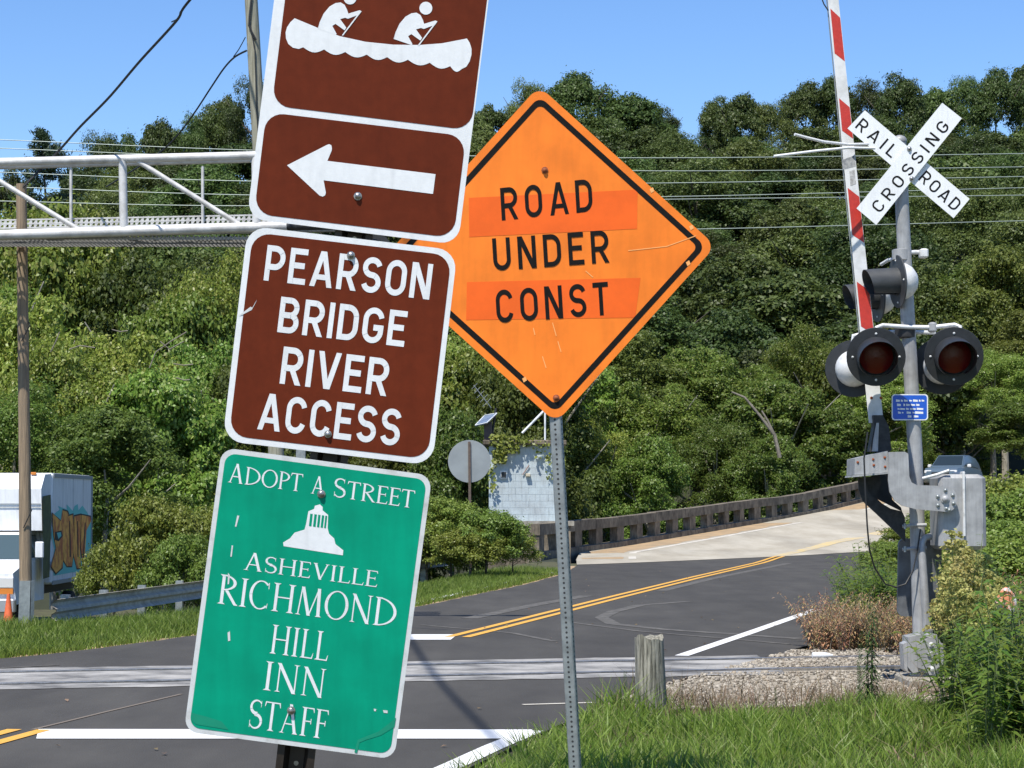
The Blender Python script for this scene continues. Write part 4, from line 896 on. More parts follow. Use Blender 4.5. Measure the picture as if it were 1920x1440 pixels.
# ================================================================== BOX TRUCK
TZ = float(terrain(-11.7, 50)); tr = tag(empty('box_truck', (-11.7, 50, TZ)), 'white box truck with orange graffiti on its side parked in the trees', 'truck')
x0, x1, y0, y1, zb, zt = -12.95, -10.50, 50.0, 54.7, -.22, 2.32
body = MB().bbox(x0, x1, y0 + .02, y1, zb, zt, .05).build('cargo_box', truck_white, tr)
MB().add([(x0 + .03, y0 - .9, 1.02), (x1 - .03, y0 - .9, 1.02), (x1 - .03, y0 + .015, .98), (x0 + .03, y0 + .015, .98), (x0 + .05, y0 - .95, 1.95), (x1 - .05, y0 - .95, 1.95), (x1 - .05, y0 - .55, 2.28), (x0 + .05, y0 - .55, 2.28), (x1 - .03, y0 + .015, 2.30), (x0 + .03, y0 + .015, 2.30)],
    [(0, 1, 5, 4), (4, 5, 6, 7), (7, 6, 8, 9), (1, 2, 8, 6, 5), (0, 4, 7, 9, 3), (0, 3, 2, 1), (2, 3, 9, 8)]).build('front_cap', truck_white, tr)
for z in (zb + .03, zt - .06): MB().aab(x1 - .01, x1 + .02, y0 + .1, y1 - .02, z - .04, z + .05).build('side_rail', mat('dull_rail', (.30, .32, .33), .5, .3), tr)
MB().aab(x1 - .01, x1 + .025, y1 - .09, y1 + .005, zb, zt - .02).build('corner_post', MATS['dull_rail'], tr)
def sideP(x, y, off=.006):
    d = ray(x, y); t = (x1 + off) / d.x; return CAM + d * t
QT = lambda pts: [(x / 3.4286, 840 + y / 3.4286) for x, y in pts]
gr_o = mat('graffiti_orange', (.85, .40, .07), .6, scale=2.5, col2=(.50, .13, .035), lo=.42, hi=.56); gr_k = mat('graffiti_black', (.015, .012, .012), .6); gr_t = mat('graffiti_teal', (.14, .50, .46), .6); gr_g = mat('graffiti_olive', (.10, .12, .035), .7, scale=5, col2=(.05, .06, .02))
def gfx(nm, pts, m, off): MB().poly([sideP(x, y, off) for x, y in QT(pts)]).build(nm, m, body, flat_fix=False)
gfx('graffiti_patch', [(276, 310), (326, 300), (330, 440), (322, 700), (318, 830), (276, 842)], gr_g, .004)
gfx('graffiti_patch', [(330, 560), (352, 420), (385, 395), (372, 372), (430, 395), (428, 362), (470, 405), (480, 372), (500, 360), (505, 400), (530, 370), (560, 412), (588, 470), (590, 620), (560, 792), (460, 800), (345, 822), (340, 740), (350, 650)], gr_t, .006)
let = [[(338, 420), (392, 470), (402, 400), (432, 410), (440, 430), (420, 560), (408, 700), (402, 765), (360, 805), (330, 760), (360, 640), (345, 560)],
       [(436, 440), (470, 428), (478, 640), (462, 760), (430, 760), (408, 720), (420, 560)], [(478, 440), (520, 430), (515, 640), (520, 770), (495, 775), (476, 700)],
       [(524, 430), (580, 442), (586, 470), (556, 530), (548, 660), (560, 790), (535, 790), (520, 640)]]
for p in let:
    c = (sum(x for x, y in p) / len(p), sum(y for x, y in p) / len(p))
    gfx('graffiti_outline', [(c[0] + (x - c[0]) * 1.1, c[1] + (y - c[1]) * 1.05) for x, y in p], gr_k, .008 + .001 * let.index(p)); 
for p in let: gfx('graffiti_letter', p, gr_o, .014 + .001 * let.index(p))
gfx('graffiti_letter_gap', [(355, 540), (395, 530), (405, 565), (378, 600), (352, 590)], gr_k, .020); gfx('graffiti_letter_gap', [(365, 545), (392, 540), (395, 565), (376, 585)], gr_t, .022)
for p in ([(446, 470), (452, 470), (456, 700), (448, 700)], [(496, 470), (501, 470), (505, 700), (499, 700)], [(545, 480), (550, 480), (540, 720), (534, 720)]): gfx('graffiti_stroke', p, gr_k, .020)
for xx in (x0 + .3, (x0 + x1) / 2, x1 - .3): MB().bbox(xx - .06, xx + .06, y0 - .62, y0 - .56, 2.27, 2.33, .01).build('marker_lamp', mat('amber_lamp', (.6, .2, .03), .3), tr)
for zz in (1.55, 1.62): MB().aab(x0 + .06, x1 - .06, y0 - .958, y0 - .94, zz - .006, zz + .006).build('cap_seam', MATS['dull_rail'], tr)
for yy in (51.2, 52.4, 53.6): MB().aab(x1, x1 + .003, yy - .008, yy + .008, zb + .1, zt - .1).build('side_seam', MATS['dull_rail'], tr)
# cab
cx0, cx1 = -12.75, -10.66
MB().add([(cx0, 47.2, -.55), (cx1, 47.2, -.55), (cx1, 49.98, -.55), (cx0, 49.98, -.55), (cx0 + .08, 47.2, .12), (cx1 - .08, 47.2, .12), (cx1, 48.25, .36), (cx0, 48.25, .36), (cx1, 49.98, .36), (cx0, 49.98, .36)],
    [(0, 1, 5, 4), (4, 5, 6, 7), (1, 2, 8, 6, 5), (0, 4, 7, 9, 3), (7, 6, 8, 9), (0, 3, 2, 1), (2, 3, 9, 8)]).build('cab_body', truck_white, tr)
MB().add([(cx0, 48.25, .362), (cx1, 48.25, .362), (cx1, 49.97, .362), (cx0, 49.97, .362), (cx0 + .16, 48.85, .98), (cx1 - .16, 48.85, .98), (cx1 - .14, 49.97, 1.0), (cx0 + .14, 49.97, 1.0)],
    [(0, 1, 5, 4), (1, 2, 6, 5), (0, 4, 7, 3), (4, 5, 6, 7), (2, 3, 7, 6)]).build('cab_top', truck_white, tr)
wsd = mat('truck_windscreen', (.06, .09, .10), .08)
MB().add([(cx0 + .10, 48.27, .405), (cx1 - .10, 48.27, .405), (cx1 - .23, 48.79, .93), (cx0 + .23, 48.79, .93)], [(0, 1, 2, 3)]).build('windscreen', wsd, tr, flat_fix=False)
MB().add([(cx1 + .004, 48.45, .42), (cx1 + .004, 49.6, .42), (cx1 - .125, 49.6, .92), (cx1 - .125, 48.85, .92)], [(0, 1, 2, 3)]).build('side_window', wsd, tr, flat_fix=False)
MB().aab(cx0 + .5, cx1 - .5, 47.16, 47.2, -.35, -.02).build('grille', black_m, tr)
amber = mat('amber_lamp', (.6, .2, .03), .3); lampw = mat('headlamp', (.6, .6, .58), .15)
for xa, xb in ((cx0 + .06, cx0 + .46), (cx1 - .46, cx1 - .06)):
    MB().aab(xa, xb, 47.14, 47.2, -.18, .02).build('headlight', lampw, tr); MB().aab(xa, xb, 47.14, 47.2, -.32, -.20).build('turn_signal', amber, tr)
MB().bbox(cx0 - .02, cx1 + .02, 46.98, 47.16, -.72, -.42, .03).build('bumper', mat('chrome_dull', (.5, .5, .5), .35, .6), tr)
for xx in (cx0 + .1, cx1 - .1):
    for yy in (48.0, 53.2):
        zw = float(terrain(-11.7, yy)); wv = MB().lathe((xx - .12, yy, zw + .40), (1, 0, 0), [(.2, 0), (.38, 0), (.40, .03), (.40, .2), (.38, .24), (.2, .24)], 24).build('wheel', rubber, tr, smooth=True)
        MB().lathe((xx - .13, yy, zw + .40), (1, 0, 0), [(.2, 0), (.2, .26)], 16).build('rim', alu, wv)
MB().bbox(cx1 + .12, cx1 + .30, 48.45, 48.55, .42, .78, .02).build('wing_mirror', truck_white, tr)
MB().aab(x0 + .4, x1 - .4, y0 + .1, y1 - .1, zb - .25, zb - .02).build('chassis', blackmetal, tr)
# traffic cone
cp_ = P(16, 1118, 46.3); cp_.z = float(terrain(cp_.x, cp_.y)); co = tag(empty('traffic_cone', cp_), 'faded orange traffic cone in front of the box truck', 'cone')
MB().lathe(cp_, (0, 0, 1), [(.16, .03), (.15, .06), (.035, .98), (.03, 1.0), (0, 1.0)], 16).build('cone_body', cone_m, co, smooth=True)
MB().bbox(cp_.x - .22, cp_.x + .22, cp_.y - .22, cp_.y + .22, cp_.z, cp_.z + .035, .01).build('cone_base', cone_m, co)

# ================================================================== ROUND SIGN SEEN FROM BEHIND
YD = 50.0; rs0 = P(880, 1060, YD + .03); rs0.z = float(terrain(rs0.x, YD)); rsg = tag(empty('round_sign', rs0), 'plain grey back of a round sign on a rusty post above a bush', 'sign')
c_ = P(880, 865, YD); MB().lathe(c_, (0.05, -1, 0), [(.485, 0), (.487, .003), (.485, .006)], 40).build('sign_disc', mat('bare_aluminium_back', (.30, .325, .33), .6, .15, scale=3, col2=(.25, .27, .275)), rsg)
MB().prism([P(877.6, 828, YD - .015), P(882.2, 828, YD - .015), P(884, 1010, YD - .015), rs0 + Vector((.06, -.05, -.3)), rs0 + Vector((.0, -.05, -.3)), P(878.6, 960, YD - .015)], (0, -.035, 0)).build('rusty_post', mat('rusty_post', (.14, .10, .075), .8, scale=12, col2=(.08, .06, .05)), rsg)

# ================================================================== BLOCK GAUGE HUT
YH = 66.0; hx0, hx1 = P(917, 0, YH).x, P(1050, 0, YH).x; hz1 = P(0, 834, YH).z; hz0 = P(0, 977, YH).z
gz = float(terrain((hx0 + hx1) / 2, YH + 1)); hut = tag(empty('gauge_hut', ((hx0 + hx1) / 2, YH + 1, gz)), 'pale blue painted block hut with flat roof and trailing vines by the bridge', 'building')
core = MB().aab(hx0 + .01, hx1 - .01, YH + .012, YH + 2.2, hz0, hz1).build('wall_core', mortar_m, hut)
blk = None; nb = 0; rows = int((hz1 - hz0) / .2)
for r_ in range(rows):
    z = hz0 + r_ * .2; xx = hx0 - (.2 if r_ % 2 else 0)
    while xx < hx1 - .02:
        a, b = max(xx, hx0), min(xx + .4, hx1)
        if b - a > .05:
            e = random.uniform(-.002, .002); MB().aab(a + .003, b - .003, YH + e, YH + .011, z + .003, z + .197).build('block', hut_m, core, flat_fix=False)
        xx += .4
MB().bbox(hx0 - .18, hx1 + .18, YH - .16, YH + 2.4, hz1 - .002, hz1 + .14, .02).build('roof_slab', conc_dark, hut)
MB().aab(hx0 - .06, hx1 + .4, YH - .22, YH + 2.3, hz0 - .14, hz0 - .002).build('ledge', conc, hut)
MB().aab(hx0 - .02, hx1 + .3, YH - .14, YH + 2.2, gz - .5, hz0 - .142).build('plinth', conc_dark, hut)
vb = P(945, 890, YH)
MB().aab(vb.x - .12, vb.x + .1, YH - .06, YH - .003, vb.z - .12, vb.z + .12).build('vent_frame', alu_white, hut); MB().aab(vb.x - .08, vb.x + .06, YH - .075, YH - .061, vb.z - .09, vb.z + .08).build('vent_opening', black_m, hut)
lb = P(990, 891, YH); MB().bbox(lb.x - .07, lb.x + .07, YH - .14, YH - .002, lb.z - .04, lb.z + .05, .01).build('wall_lamp', mat('lamp_tan', (.5, .44, .32), .5), hut)
MB().tube([P(980, 890, YH - .04), P(992, 872, YH - .05)], .02, 6).build('conduit', mat('conduit_red', (.3, .2, .18), .6), hut)
# solar panel with antenna on the roof
sb = P(921, 820, YH + .4); sb.z = hz1 + .14; sp = tag(empty('solar_antenna', sb), 'small tilted solar panel with fishbone antenna on the hut roof', 'antenna')
MB().tube([sb, P(930, 765, YH + .4)], .035, 8).build('support_pole', blackmetal, sp)
MB().bbox(P(908, 0, YH + .3).x, P(923, 0, YH + .3).x, YH + .2, YH + .45, hz1 + .14, P(0, 790, YH).z, .02).build('battery_box', mat('box_brown', (.07, .05, .045), .6), sp)
sq = [P(891, 798, YH + .1), P(913, 793, YH - .1), P(932, 775, YH + .35), P(909, 779, YH + .55)]
MB().prism(sq, (0, .02, -.03)).build('solar_panel', solar_m, sp)
n_ = (sq[1] - sq[0]).cross(sq[3] - sq[0]).normalized(); n_ = n_ if n_.z > 0 else -n_
for a, b in ((0, 1), (1, 2), (2, 3), (3, 0)): MB().tube([sq[a] + n_ * .01, sq[b] + n_ * .01], .012, 6).build('panel_frame', sheet_white, sp)
boom = [P(888, 722, YH + .4), P(921, 765, YH + .4)]; MB().tube(boom, .014, 6).build('antenna_boom', zinc, sp)
for t in (.05, .22, .4, .58, .75):
    c = boom[0].lerp(boom[1], t); MB().tube([c + Vector((-.13, .03, -.13)) * -.9 * (.7 + .5 * t), c + Vector((-.13, .03, -.13)) * .9 * (.7 + .5 * t)], .009, 5).build('antenna_element', zinc, sp)
pm = P(1022, 818, YH + .3); pm.z = hz1 + .14
rp = tag(empty('roof_pipe', pm), 'white pipe stand with slanted brace on the hut roof', 'pipe'); MB().tube([pm, P(1022, 768, YH + .3)], .028, 8).build('upright', sheet_white, rp); MB().tube([P(979, 812, YH + .2), P(1024, 766, YH + .3)], .035, 8).build('slanted_brace', sheet_white, rp)

# ================================================================== BRIDGE BALUSTRADE
def rpath(y): return Vector((float(np.interp(y, [63, 66, 69, 73, 80, 90, 100, 112, 125, 140], [.5, 1.25, 2.1, 3.55, 6.0, 9.9, 14.4, 20.0, 26.3, 33.5])), y, hr(y)))
bal = tag(empty('bridge_railing', rpath(64)), 'stained concrete bridge railing with square openings above the deck edge', 'railing')
s_, yq = 0.0, 63.6; stations = [rpath(yq)]
while yq < 108:
    a = stations[-1]; 
    while (rpath(yq) - a).length < 2.3: yq += .02
    stations.append(rpath(yq))
for i, a in enumerate(stations[:-1]):
    b = stations[i + 1]; d = b - a; du = d.normalized(); sd2 = Vector((-du.y, du.x, 0)).normalized(); L2 = d.length / 2; mid = (a + b) / 2
    def beam(nm, z0_, z1_, wd, cc=mid, l=L2, ee=0): MB().box(cc + Vector((0, 0, (z0_ + z1_) / 2)) + sd2 * ee, du * l, sd2 * wd, Vector((0, 0, (z1_ - z0_) / 2))).build(nm, conc_dark, bal)
    beam('top_rail', .68, 1.0 + random.uniform(-.01, .01), .16, l=L2 - .012); beam('curb', -.4, .19 + random.uniform(-.015, .015), .20, l=L2 - .004)
    beam('baluster', .17, .682, .13, cc=a + du * (.42 + random.uniform(-.05, .05)), l=.36 + random.uniform(-.04, .06))

# ================================================================== SUV ON THE BRIDGE
suv = tag(empty('parked_suv', (0, 0, 0)), 'blue grey SUV coming over the bridge behind the crossing mast', 'car')
def hull_(nm, secs, m, par=suv):                   # lofted body: list of (y, half width bottom, half width top, z0, z1)
    vs = []; fs = []
    for (y, wb_, wt, z0_, z1_) in secs: vs += [(-wb_, y, z0_), (wb_, y, z0_), (wb_ * 1.02, y, (z0_ + z1_) / 2), (wt, y, z1_), (-wt, y, z1_), (-wb_ * 1.02, y, (z0_ + z1_) / 2)]
    for i in range(len(secs) - 1):
        for k in range(6): fs.append((6 * i + k, 6 * i + (k + 1) % 6, 6 * i + 6 + (k + 1) % 6, 6 * i + 6 + k))
    fs += [(5, 4, 3, 2, 1, 0), tuple(range(len(vs) - 6, len(vs)))]
    return MB().add(vs, fs).build(nm, m, par, smooth=True)
hull_('body', [(-2.3, .80, .70, .45, .80), (-2.15, .92, .84, .32, .95), (-1.2, .95, .88, .28, 1.10), (0, .95, .90, .28, 1.12), (1.6, .95, .88, .30, 1.14), (2.25, .90, .82, .40, 1.10)], suv_blue)
cab_ = hull_('cabin', [(-1.22, .84, .80, 1.10, 1.115), (-.45, .84, .66, 1.11, 1.70), (.4, .84, .68, 1.12, 1.76), (1.6, .84, .66, 1.13, 1.70), (2.15, .80, .72, 1.12, 1.20)], suv_blue)
MB().add([(-.76, -1.16, 1.165), (.76, -1.16, 1.165), (.635, -.52, 1.665), (-.635, -.52, 1.665)], [(0, 1, 2, 3)]).build('windscreen', glass_m, cab_, flat_fix=False)
for s in (-1, 1):
    MB().add([(s * .855, -.75, 1.18), (s * .855, 1.4, 1.20), (s * .695, 1.3, 1.66), (s * .70, -.38, 1.66)], [(0, 1, 2, 3)]).build('side_window', glass_m, cab_, flat_fix=False)
    MB().bbox(*sorted((s * .93, s * 1.13)), -.82, -.70, 1.10, 1.25, .03).build('wing_mirror', lampw, suv)
    MB().bbox(*sorted((s * .48, s * .84)), -2.29, -2.2, .72, .86, .02).build('headlight', lampw, suv)
    for yy in (-1.45, 1.4):
        wv = MB().lathe((s * .84 - .11, yy, .36), (1, 0, 0), [(.2, 0), (.34, 0), (.36, .03), (.36, .19), (.34, .22), (.2, .22)], 20).build('wheel', rubber, suv, smooth=True); MB().lathe((s * .84 - .115, yy, .36), (1, 0, 0), [(.2, 0), (.2, .235)], 14).build('rim', alu, wv)
MB().aab(-.45, .45, -2.325, -2.27, .55, .76).build('grille', black_m, suv)
sv = P(1788, 928, 112); suv.location = (sv.x, 112, hr(112) + .012); suv.rotation_euler = (-.065, 0, R(-28)); suv.scale = (1, 1, 1.07)

# ================================================================== VEGETATION
far_leaf = leafmat('far_leaves', [(0.049, 0.082, 0.020), (0.072, 0.113, 0.026), (0.102, 0.146, 0.033), (0.056, 0.092, 0.023)], .32, .5, .40)
mid_leaf = leafmat('bank_leaves', [(0.096, 0.166, 0.025), (0.150, 0.237, 0.036), (0.215, 0.302, 0.057), (0.114, 0.179, 0.029), (0.273, 0.305, 0.085)], .42, .42, .40)
dark_leaf = leafmat('deep_green_leaves', [(0.069, 0.106, 0.020), (0.100, 0.140, 0.025), (0.131, 0.169, 0.033)], .4, .5, .3)  # darker green foliage for some of the riverbank trees
shrub_leaf = leafmat('shrub_leaves', [(0.123, 0.189, 0.026), (0.174, 0.246, 0.039), (0.232, 0.290, 0.061), (0.102, 0.152, 0.025)], .35, .45, .15)
weed_leaf = leafmat('weed_leaves', [(.105, .190, .025), (.150, .250, .038), (.210, .300, .060)], .5, .45, .15)
dead_leaf = leafmat('dead_weed', [(.28, .15, .07), (.46, .31, .15), (.18, .09, .05), (.40, .32, .14), (.16, .19, .05)], .2, .8, .15)
plume = leafmat('goldenrod_plume', [(.40, .42, .13), (.52, .50, .17), (.30, .36, .11)], .4, .7, .1)
pine_leaf = leafmat('pine_needles', [(.025, .05, .022), (.04, .068, .028)], .15, .6, .1)
grass_near = leafmat('grass_green', [(.120, .260, .030), (.165, .325, .045), (.24, .385, .075), (.095, .205, .025), (.28, .33, .12)], .5, .45, 0)
grass_left = leafmat('grass_verge', [(.125, .210, .026), (.17, .265, .038), (.21, .28, .055), (.11, .17, .026)], .5, .5, 0)
grass_dry = leafmat('grass_dry', [(.20, .155, .085), (.28, .22, .13), (.13, .125, .05), (.16, .11, .07)], .2, .8, 0)

def leaf_quads(pos, nrm, size, asp=.55, rg=rng):
    """kite-shaped leaves at pos, facing nrm"""
    N = len(pos); rnd = rg.normal(size=(N, 3)); nrm = nrm / np.linalg.norm(nrm, axis=1, keepdims=True)
    t = np.cross(nrm, rnd); t /= np.linalg.norm(t, axis=1, keepdims=True) + 1e-9; b = np.cross(nrm, t)
    s = (size * rg.uniform(.6, 1.25, N))[:, None]
    v = np.stack([pos - t * s * .5, pos + b * s * asp * .5 + nrm * s * .12, pos + t * s * .5, pos - b * s * asp * .5 + nrm * s * .12], 1)
    return v.reshape(-1, 3)
def quads(n): return np.arange(4 * n).reshape(-1, 4)
def crown_mesh(name, Rr, z0, z1, nclump, nleaf, leaf, m, seed, rc=(.26, .42), squash=.75, asp=.6, shape=1.0, twig=.24, tl=1.5):
    rg = np.random.default_rng(seed); P_ = []; Nn = []
    H = z1 - z0; cz = (z0 + z1) / 2
    d = rg.normal(size=(nclump, 3)); d /= np.linalg.norm(d, axis=1, keepdims=True)
    d[:, 2] = np.where(d[:, 2] < -.55, -d[:, 2], d[:, 2])
    rr = rg.uniform(.42, .86, nclump) ** .8
    tz = d[:, 2] * rr
    wide = np.clip(1.05 - shape * .45 * np.maximum(tz, 0) ** 1.5, .3, 1.1)
    c = np.stack([d[:, 0] * rr * Rr * wide, d[:, 1] * rr * Rr * wide, cz + tz * H / 2 * .95], 1)
    crad = Rr * rg.uniform(rc[0], rc[1], nclump)
    w_ = crad ** 2; cnt = np.maximum(1, (nleaf * w_ / w_.sum()).astype(int))
    for i in range(nclump):
        k = cnt[i]; q = rg.normal(size=(k, 3)); q /= np.linalg.norm(q, axis=1, keepdims=True)
        q[:, 2] = np.where((q[:, 2] < -.25) & (rg.random(k) < .7), -q[:, 2], q[:, 2])
        lump = 1 + .22 * np.sin(q[:, 0] * 5 + i) * np.sin(q[:, 1] * 6 + 2 * i) + .12 * np.sin(q[:, 2] * 9 + i)
        rad = crad[i] * lump * (rg.uniform(.35, 1.08, k) ** .5)
        tw_ = rg.normal(size=(9, 3)) + np.array([0, 0, .35]); tw_ /= np.linalg.norm(tw_, axis=1, keepdims=True)
        on = rg.random(k) < twig; pick = tw_[rg.integers(0, 9, k)] + rg.normal(size=(k, 3)) * .16
        q = np.where(on[:, None], pick, q); rad = np.where(on, crad[i] * rg.uniform(.7, tl, k), rad)
        p = c[i] + q * rad[:, None] * np.array([1, 1, squash]); P_.append(p)
        Nn.append(q * .8 + rg.normal(size=(k, 3)) * .55 + np.array([0, 0, .45]))
    P_ = np.concatenate(P_); Nn = np.concatenate(Nn)
    return npmesh(name, leaf_quads(P_, Nn, leaf, asp, rg), quads(len(P_)), m)
def trunk_mesh(name, h, r, seed, m, limbs=6, spread=.5, splits=0):
    rd = random.Random(seed); mb = MB(); pts = [Vector((0, 0, -.6))]
    for i in range(1, 6): pts.append(Vector((rd.uniform(-.04, .04) * h * .4, rd.uniform(-.04, .04) * h * .4, h * i / 5)))
    mb.tube(pts, [r * (1.15 - .19 * i) for i in range(6)], 8)
    for k in range(limbs):
        a = rd.uniform(0, 6.28); z = h * rd.uniform(.35, .85); l = h * spread * rd.uniform(.5, 1); i = int(z / h * 5); p0 = pts[i].lerp(pts[min(i + 1, 5)], z / h * 5 - i)
        mb.tube([p0, p0 + Vector((math.cos(a) * l * .5, math.sin(a) * l * .5, l * .3)), p0 + Vector((math.cos(a) * l, math.sin(a) * l, l * .75))], [r * .42, r * .28, r * .1], 6)
    me = bpy.data.meshes.new(name); me.from_pydata(mb.v, [], mb.f); me.update(); me.materials.append(m); return me
FAR = [crown_mesh('far_crown', 4.8, 2.6, 13.2, 40, 22000, (.22, .28, .34)[i % 3], far_leaf, 100 + i, twig=.13, tl=1.25, rc=(.18, .34), shape=.6 + .3 * (i % 3)) for i in range(6)]
MID = [crown_mesh('bank_crown', 3.4, .8, 9.0, 78, 56000, (.10, .125, .155, .12)[i], mid_leaf, 200 + i, rc=(.09, .22), shape=.8) for i in range(4)]
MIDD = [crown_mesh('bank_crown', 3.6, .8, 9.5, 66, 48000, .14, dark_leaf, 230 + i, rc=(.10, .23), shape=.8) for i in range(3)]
SHR = [crown_mesh('shrub_crown', 1.25, .12, 2.1, 70, 20000, .068, shrub_leaf, 260 + i, rc=(.11, .25), shape=.5) for i in range(3)]
TRF = [trunk_mesh('far_trunk', 9.5, .26, i, bark) for i in range(3)]; TRM = [trunk_mesh('bank_trunk', 6.5, .16, 10 + i, bark_pale, 8, .5) for i in range(3)]
TRS = [trunk_mesh('shrub_stem', 1.3, .035, 20 + i, bark, 8, .6) for i in range(2)]
def tree(name, crown, trunk, loc, s, sz, rot, label, cat, group, tname='trunk', cname='crown'):
    r_ = bpy.data.objects.new(name, None); r_.empty_display_size = .3; C.objects.link(r_); r_.location = loc; r_.rotation_euler = (0, 0, rot); r_.scale = (s, s, sz)
    tag(r_, label, cat, group)
    for nm, me_ in ((tname, trunk), (cname, crown)):
        if me_ is None: continue
        c = bpy.data.objects.new(nm, me_); C.objects.link(c); c.parent = r_
    return r_
rd = random.Random(11); kf = 0
LAB_F = 'dark green broadleaf tree in the wood covering the hillside'
# skyline trees: (px of crown middle, px of top, crown width px)
SKY = [(-60, 330, 110), (25, 318, 90), (140, 300, 60), (190, 246, 95), (240, 246, 75), (300, 228, 90), (352, 214, 70), (392, 196, 80), (428, 166, 70), (475, 146, 95), (560, 142, 110), (650, 150, 130), (760, 165, 130), (860, 190, 110), (922, 186, 80),
       (990, 150, 85), (1075, 132, 145), (1180, 180, 130), (1238, 200, 85), (1345, 182, 75), (1388, 164, 90), (1445, 190, 90), (1510, 152, 105), (1562, 146, 75), (1620, 150, 95), (1685, 138, 110), (1755, 152, 90), (1808, 142, 85), (1865, 124, 110), (1930, 122, 100), (2010, 130, 110)]
for i, (x, yt, wpx) in enumerate(SKY):
    Yt = 262 + rd.uniform(-8, 8); top = P(x, yt, Yt); g = float(terrain(top.x, Yt)); h = max(top.z - g, 8.5); s = wpx * Yt / F / 7.6; h = max(min(h, s * 15), 8)
    tree('hillside_tree', FAR[i % 6], TRF[i % 3], (top.x, Yt, min(top.z - h * .985, g)), s, h / 13.0 + max(0, top.z - h - g) / 13.2, rd.uniform(0, 6.28), LAB_F, 'tree', 'trees on the hillside')
    kf += 1
for row, Yr_ in enumerate(np.arange(130, 256, 9.0)):
    n = int(.56 * Yr_ / 7.0); 
    for i in range(n):
        u = -.28 + .56 * (i + .5 * (row % 2) + rd.uniform(-.3, .3)) / n; yy = Yr_ + rd.uniform(-3.5, 3.5); xx = u * yy
        if xl(yy) - 4 < xx < xr(yy) + 6 and yy < 140: continue
        s = rd.uniform(.85, 1.2); g = float(terrain(xx, yy)); pxx = CX + F * u
        cap_ = CAMZ + (946 - float(np.interp(pxx, [q[0] for q in SKY], [q[1] for q in SKY])) - 22) / F * yy - g
        szz = min(s * rd.uniform(.75, 1.0), cap_ / 13.2)
        if szz < .35: continue
        s = min(s, szz * 1.35)
        tree('hillside_tree', FAR[(i * 7 + row * 3) % 6], TRF[i % 3], (xx, yy, g - .2), s, szz, rd.uniform(0, 6.28), LAB_F, 'tree', 'trees on the hillside'); kf += 1
# pine at the left end of the skyline
pz = P(86, 243, 150); gq = float(terrain(pz.x, 150)); Hh = pz.z - gq; mbp = MB(); rgp = np.random.default_rng(5); pp_, nn_ = [], []
for k in range(70):
    t = rgp.uniform(.45, 1); a = rgp.uniform(0, 6.28); L = (1.02 - t) * Hh * .42 + .25; z = Hh * t
    q = rgp.uniform(.15, 1, 170); sp_ = rgp.normal(size=(170, 3)) * .17
    pp_.append(np.stack([np.cos(a) * L * q, np.sin(a) * L * q, z + .35 * L * q ** 1.5], 1) + sp_); nn_.append(rgp.normal(size=(170, 3)) + np.array([0, 0, .4]))
pp_ = np.concatenate(pp_); pm_ = npmesh('pine_crown', leaf_quads(pp_, np.concatenate(nn_), .42, .22, rgp), quads(len(pp_)), pine_leaf)
tree('pine_tree', pm_, trunk_mesh('pine_trunk', Hh * .98, .2, 77, bark, 4, .12), (pz.x, 150, gq), 1, 1, 0, 'ragged dark pine standing up against the sky behind the walkway', 'tree', None)
# light green trees on the near bank: (px, top px, distance, width scale, kind)
BANK = []
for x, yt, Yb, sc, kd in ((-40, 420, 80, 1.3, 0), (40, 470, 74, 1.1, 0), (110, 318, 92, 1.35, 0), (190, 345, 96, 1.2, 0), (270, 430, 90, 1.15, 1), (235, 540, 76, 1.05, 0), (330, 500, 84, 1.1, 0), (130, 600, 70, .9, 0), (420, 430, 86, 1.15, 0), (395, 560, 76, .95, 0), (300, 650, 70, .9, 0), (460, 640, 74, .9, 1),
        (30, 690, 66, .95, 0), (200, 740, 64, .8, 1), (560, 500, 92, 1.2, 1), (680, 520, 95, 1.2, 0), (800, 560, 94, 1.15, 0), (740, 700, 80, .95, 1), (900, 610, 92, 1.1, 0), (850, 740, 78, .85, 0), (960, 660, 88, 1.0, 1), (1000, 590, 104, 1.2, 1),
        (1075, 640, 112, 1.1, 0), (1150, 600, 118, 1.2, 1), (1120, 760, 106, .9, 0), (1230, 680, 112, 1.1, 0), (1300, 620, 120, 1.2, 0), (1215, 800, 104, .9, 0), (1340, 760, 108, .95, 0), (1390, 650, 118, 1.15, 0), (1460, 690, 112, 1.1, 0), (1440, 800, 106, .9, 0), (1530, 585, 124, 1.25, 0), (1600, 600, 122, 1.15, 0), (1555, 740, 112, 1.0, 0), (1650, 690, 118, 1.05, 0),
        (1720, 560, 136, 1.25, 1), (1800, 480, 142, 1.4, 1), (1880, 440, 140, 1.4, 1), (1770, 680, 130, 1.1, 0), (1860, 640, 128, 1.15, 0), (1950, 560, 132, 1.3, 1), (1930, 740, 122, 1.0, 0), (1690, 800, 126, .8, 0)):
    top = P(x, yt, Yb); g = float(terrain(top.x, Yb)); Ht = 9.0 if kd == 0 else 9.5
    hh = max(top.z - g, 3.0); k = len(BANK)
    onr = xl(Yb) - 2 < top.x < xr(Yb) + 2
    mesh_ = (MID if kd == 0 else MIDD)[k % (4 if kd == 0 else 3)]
    BANK.append(tree('riverbank_tree', mesh_, TRM[k % 3], (top.x, Yb, g), sc, hh / Ht, rd.uniform(0, 6.28), ('bright green leafy tree along the riverbank below the hill', 'deep green leafy tree along the riverbank below the hill')[kd], 'tree', 'trees along the riverbank'))
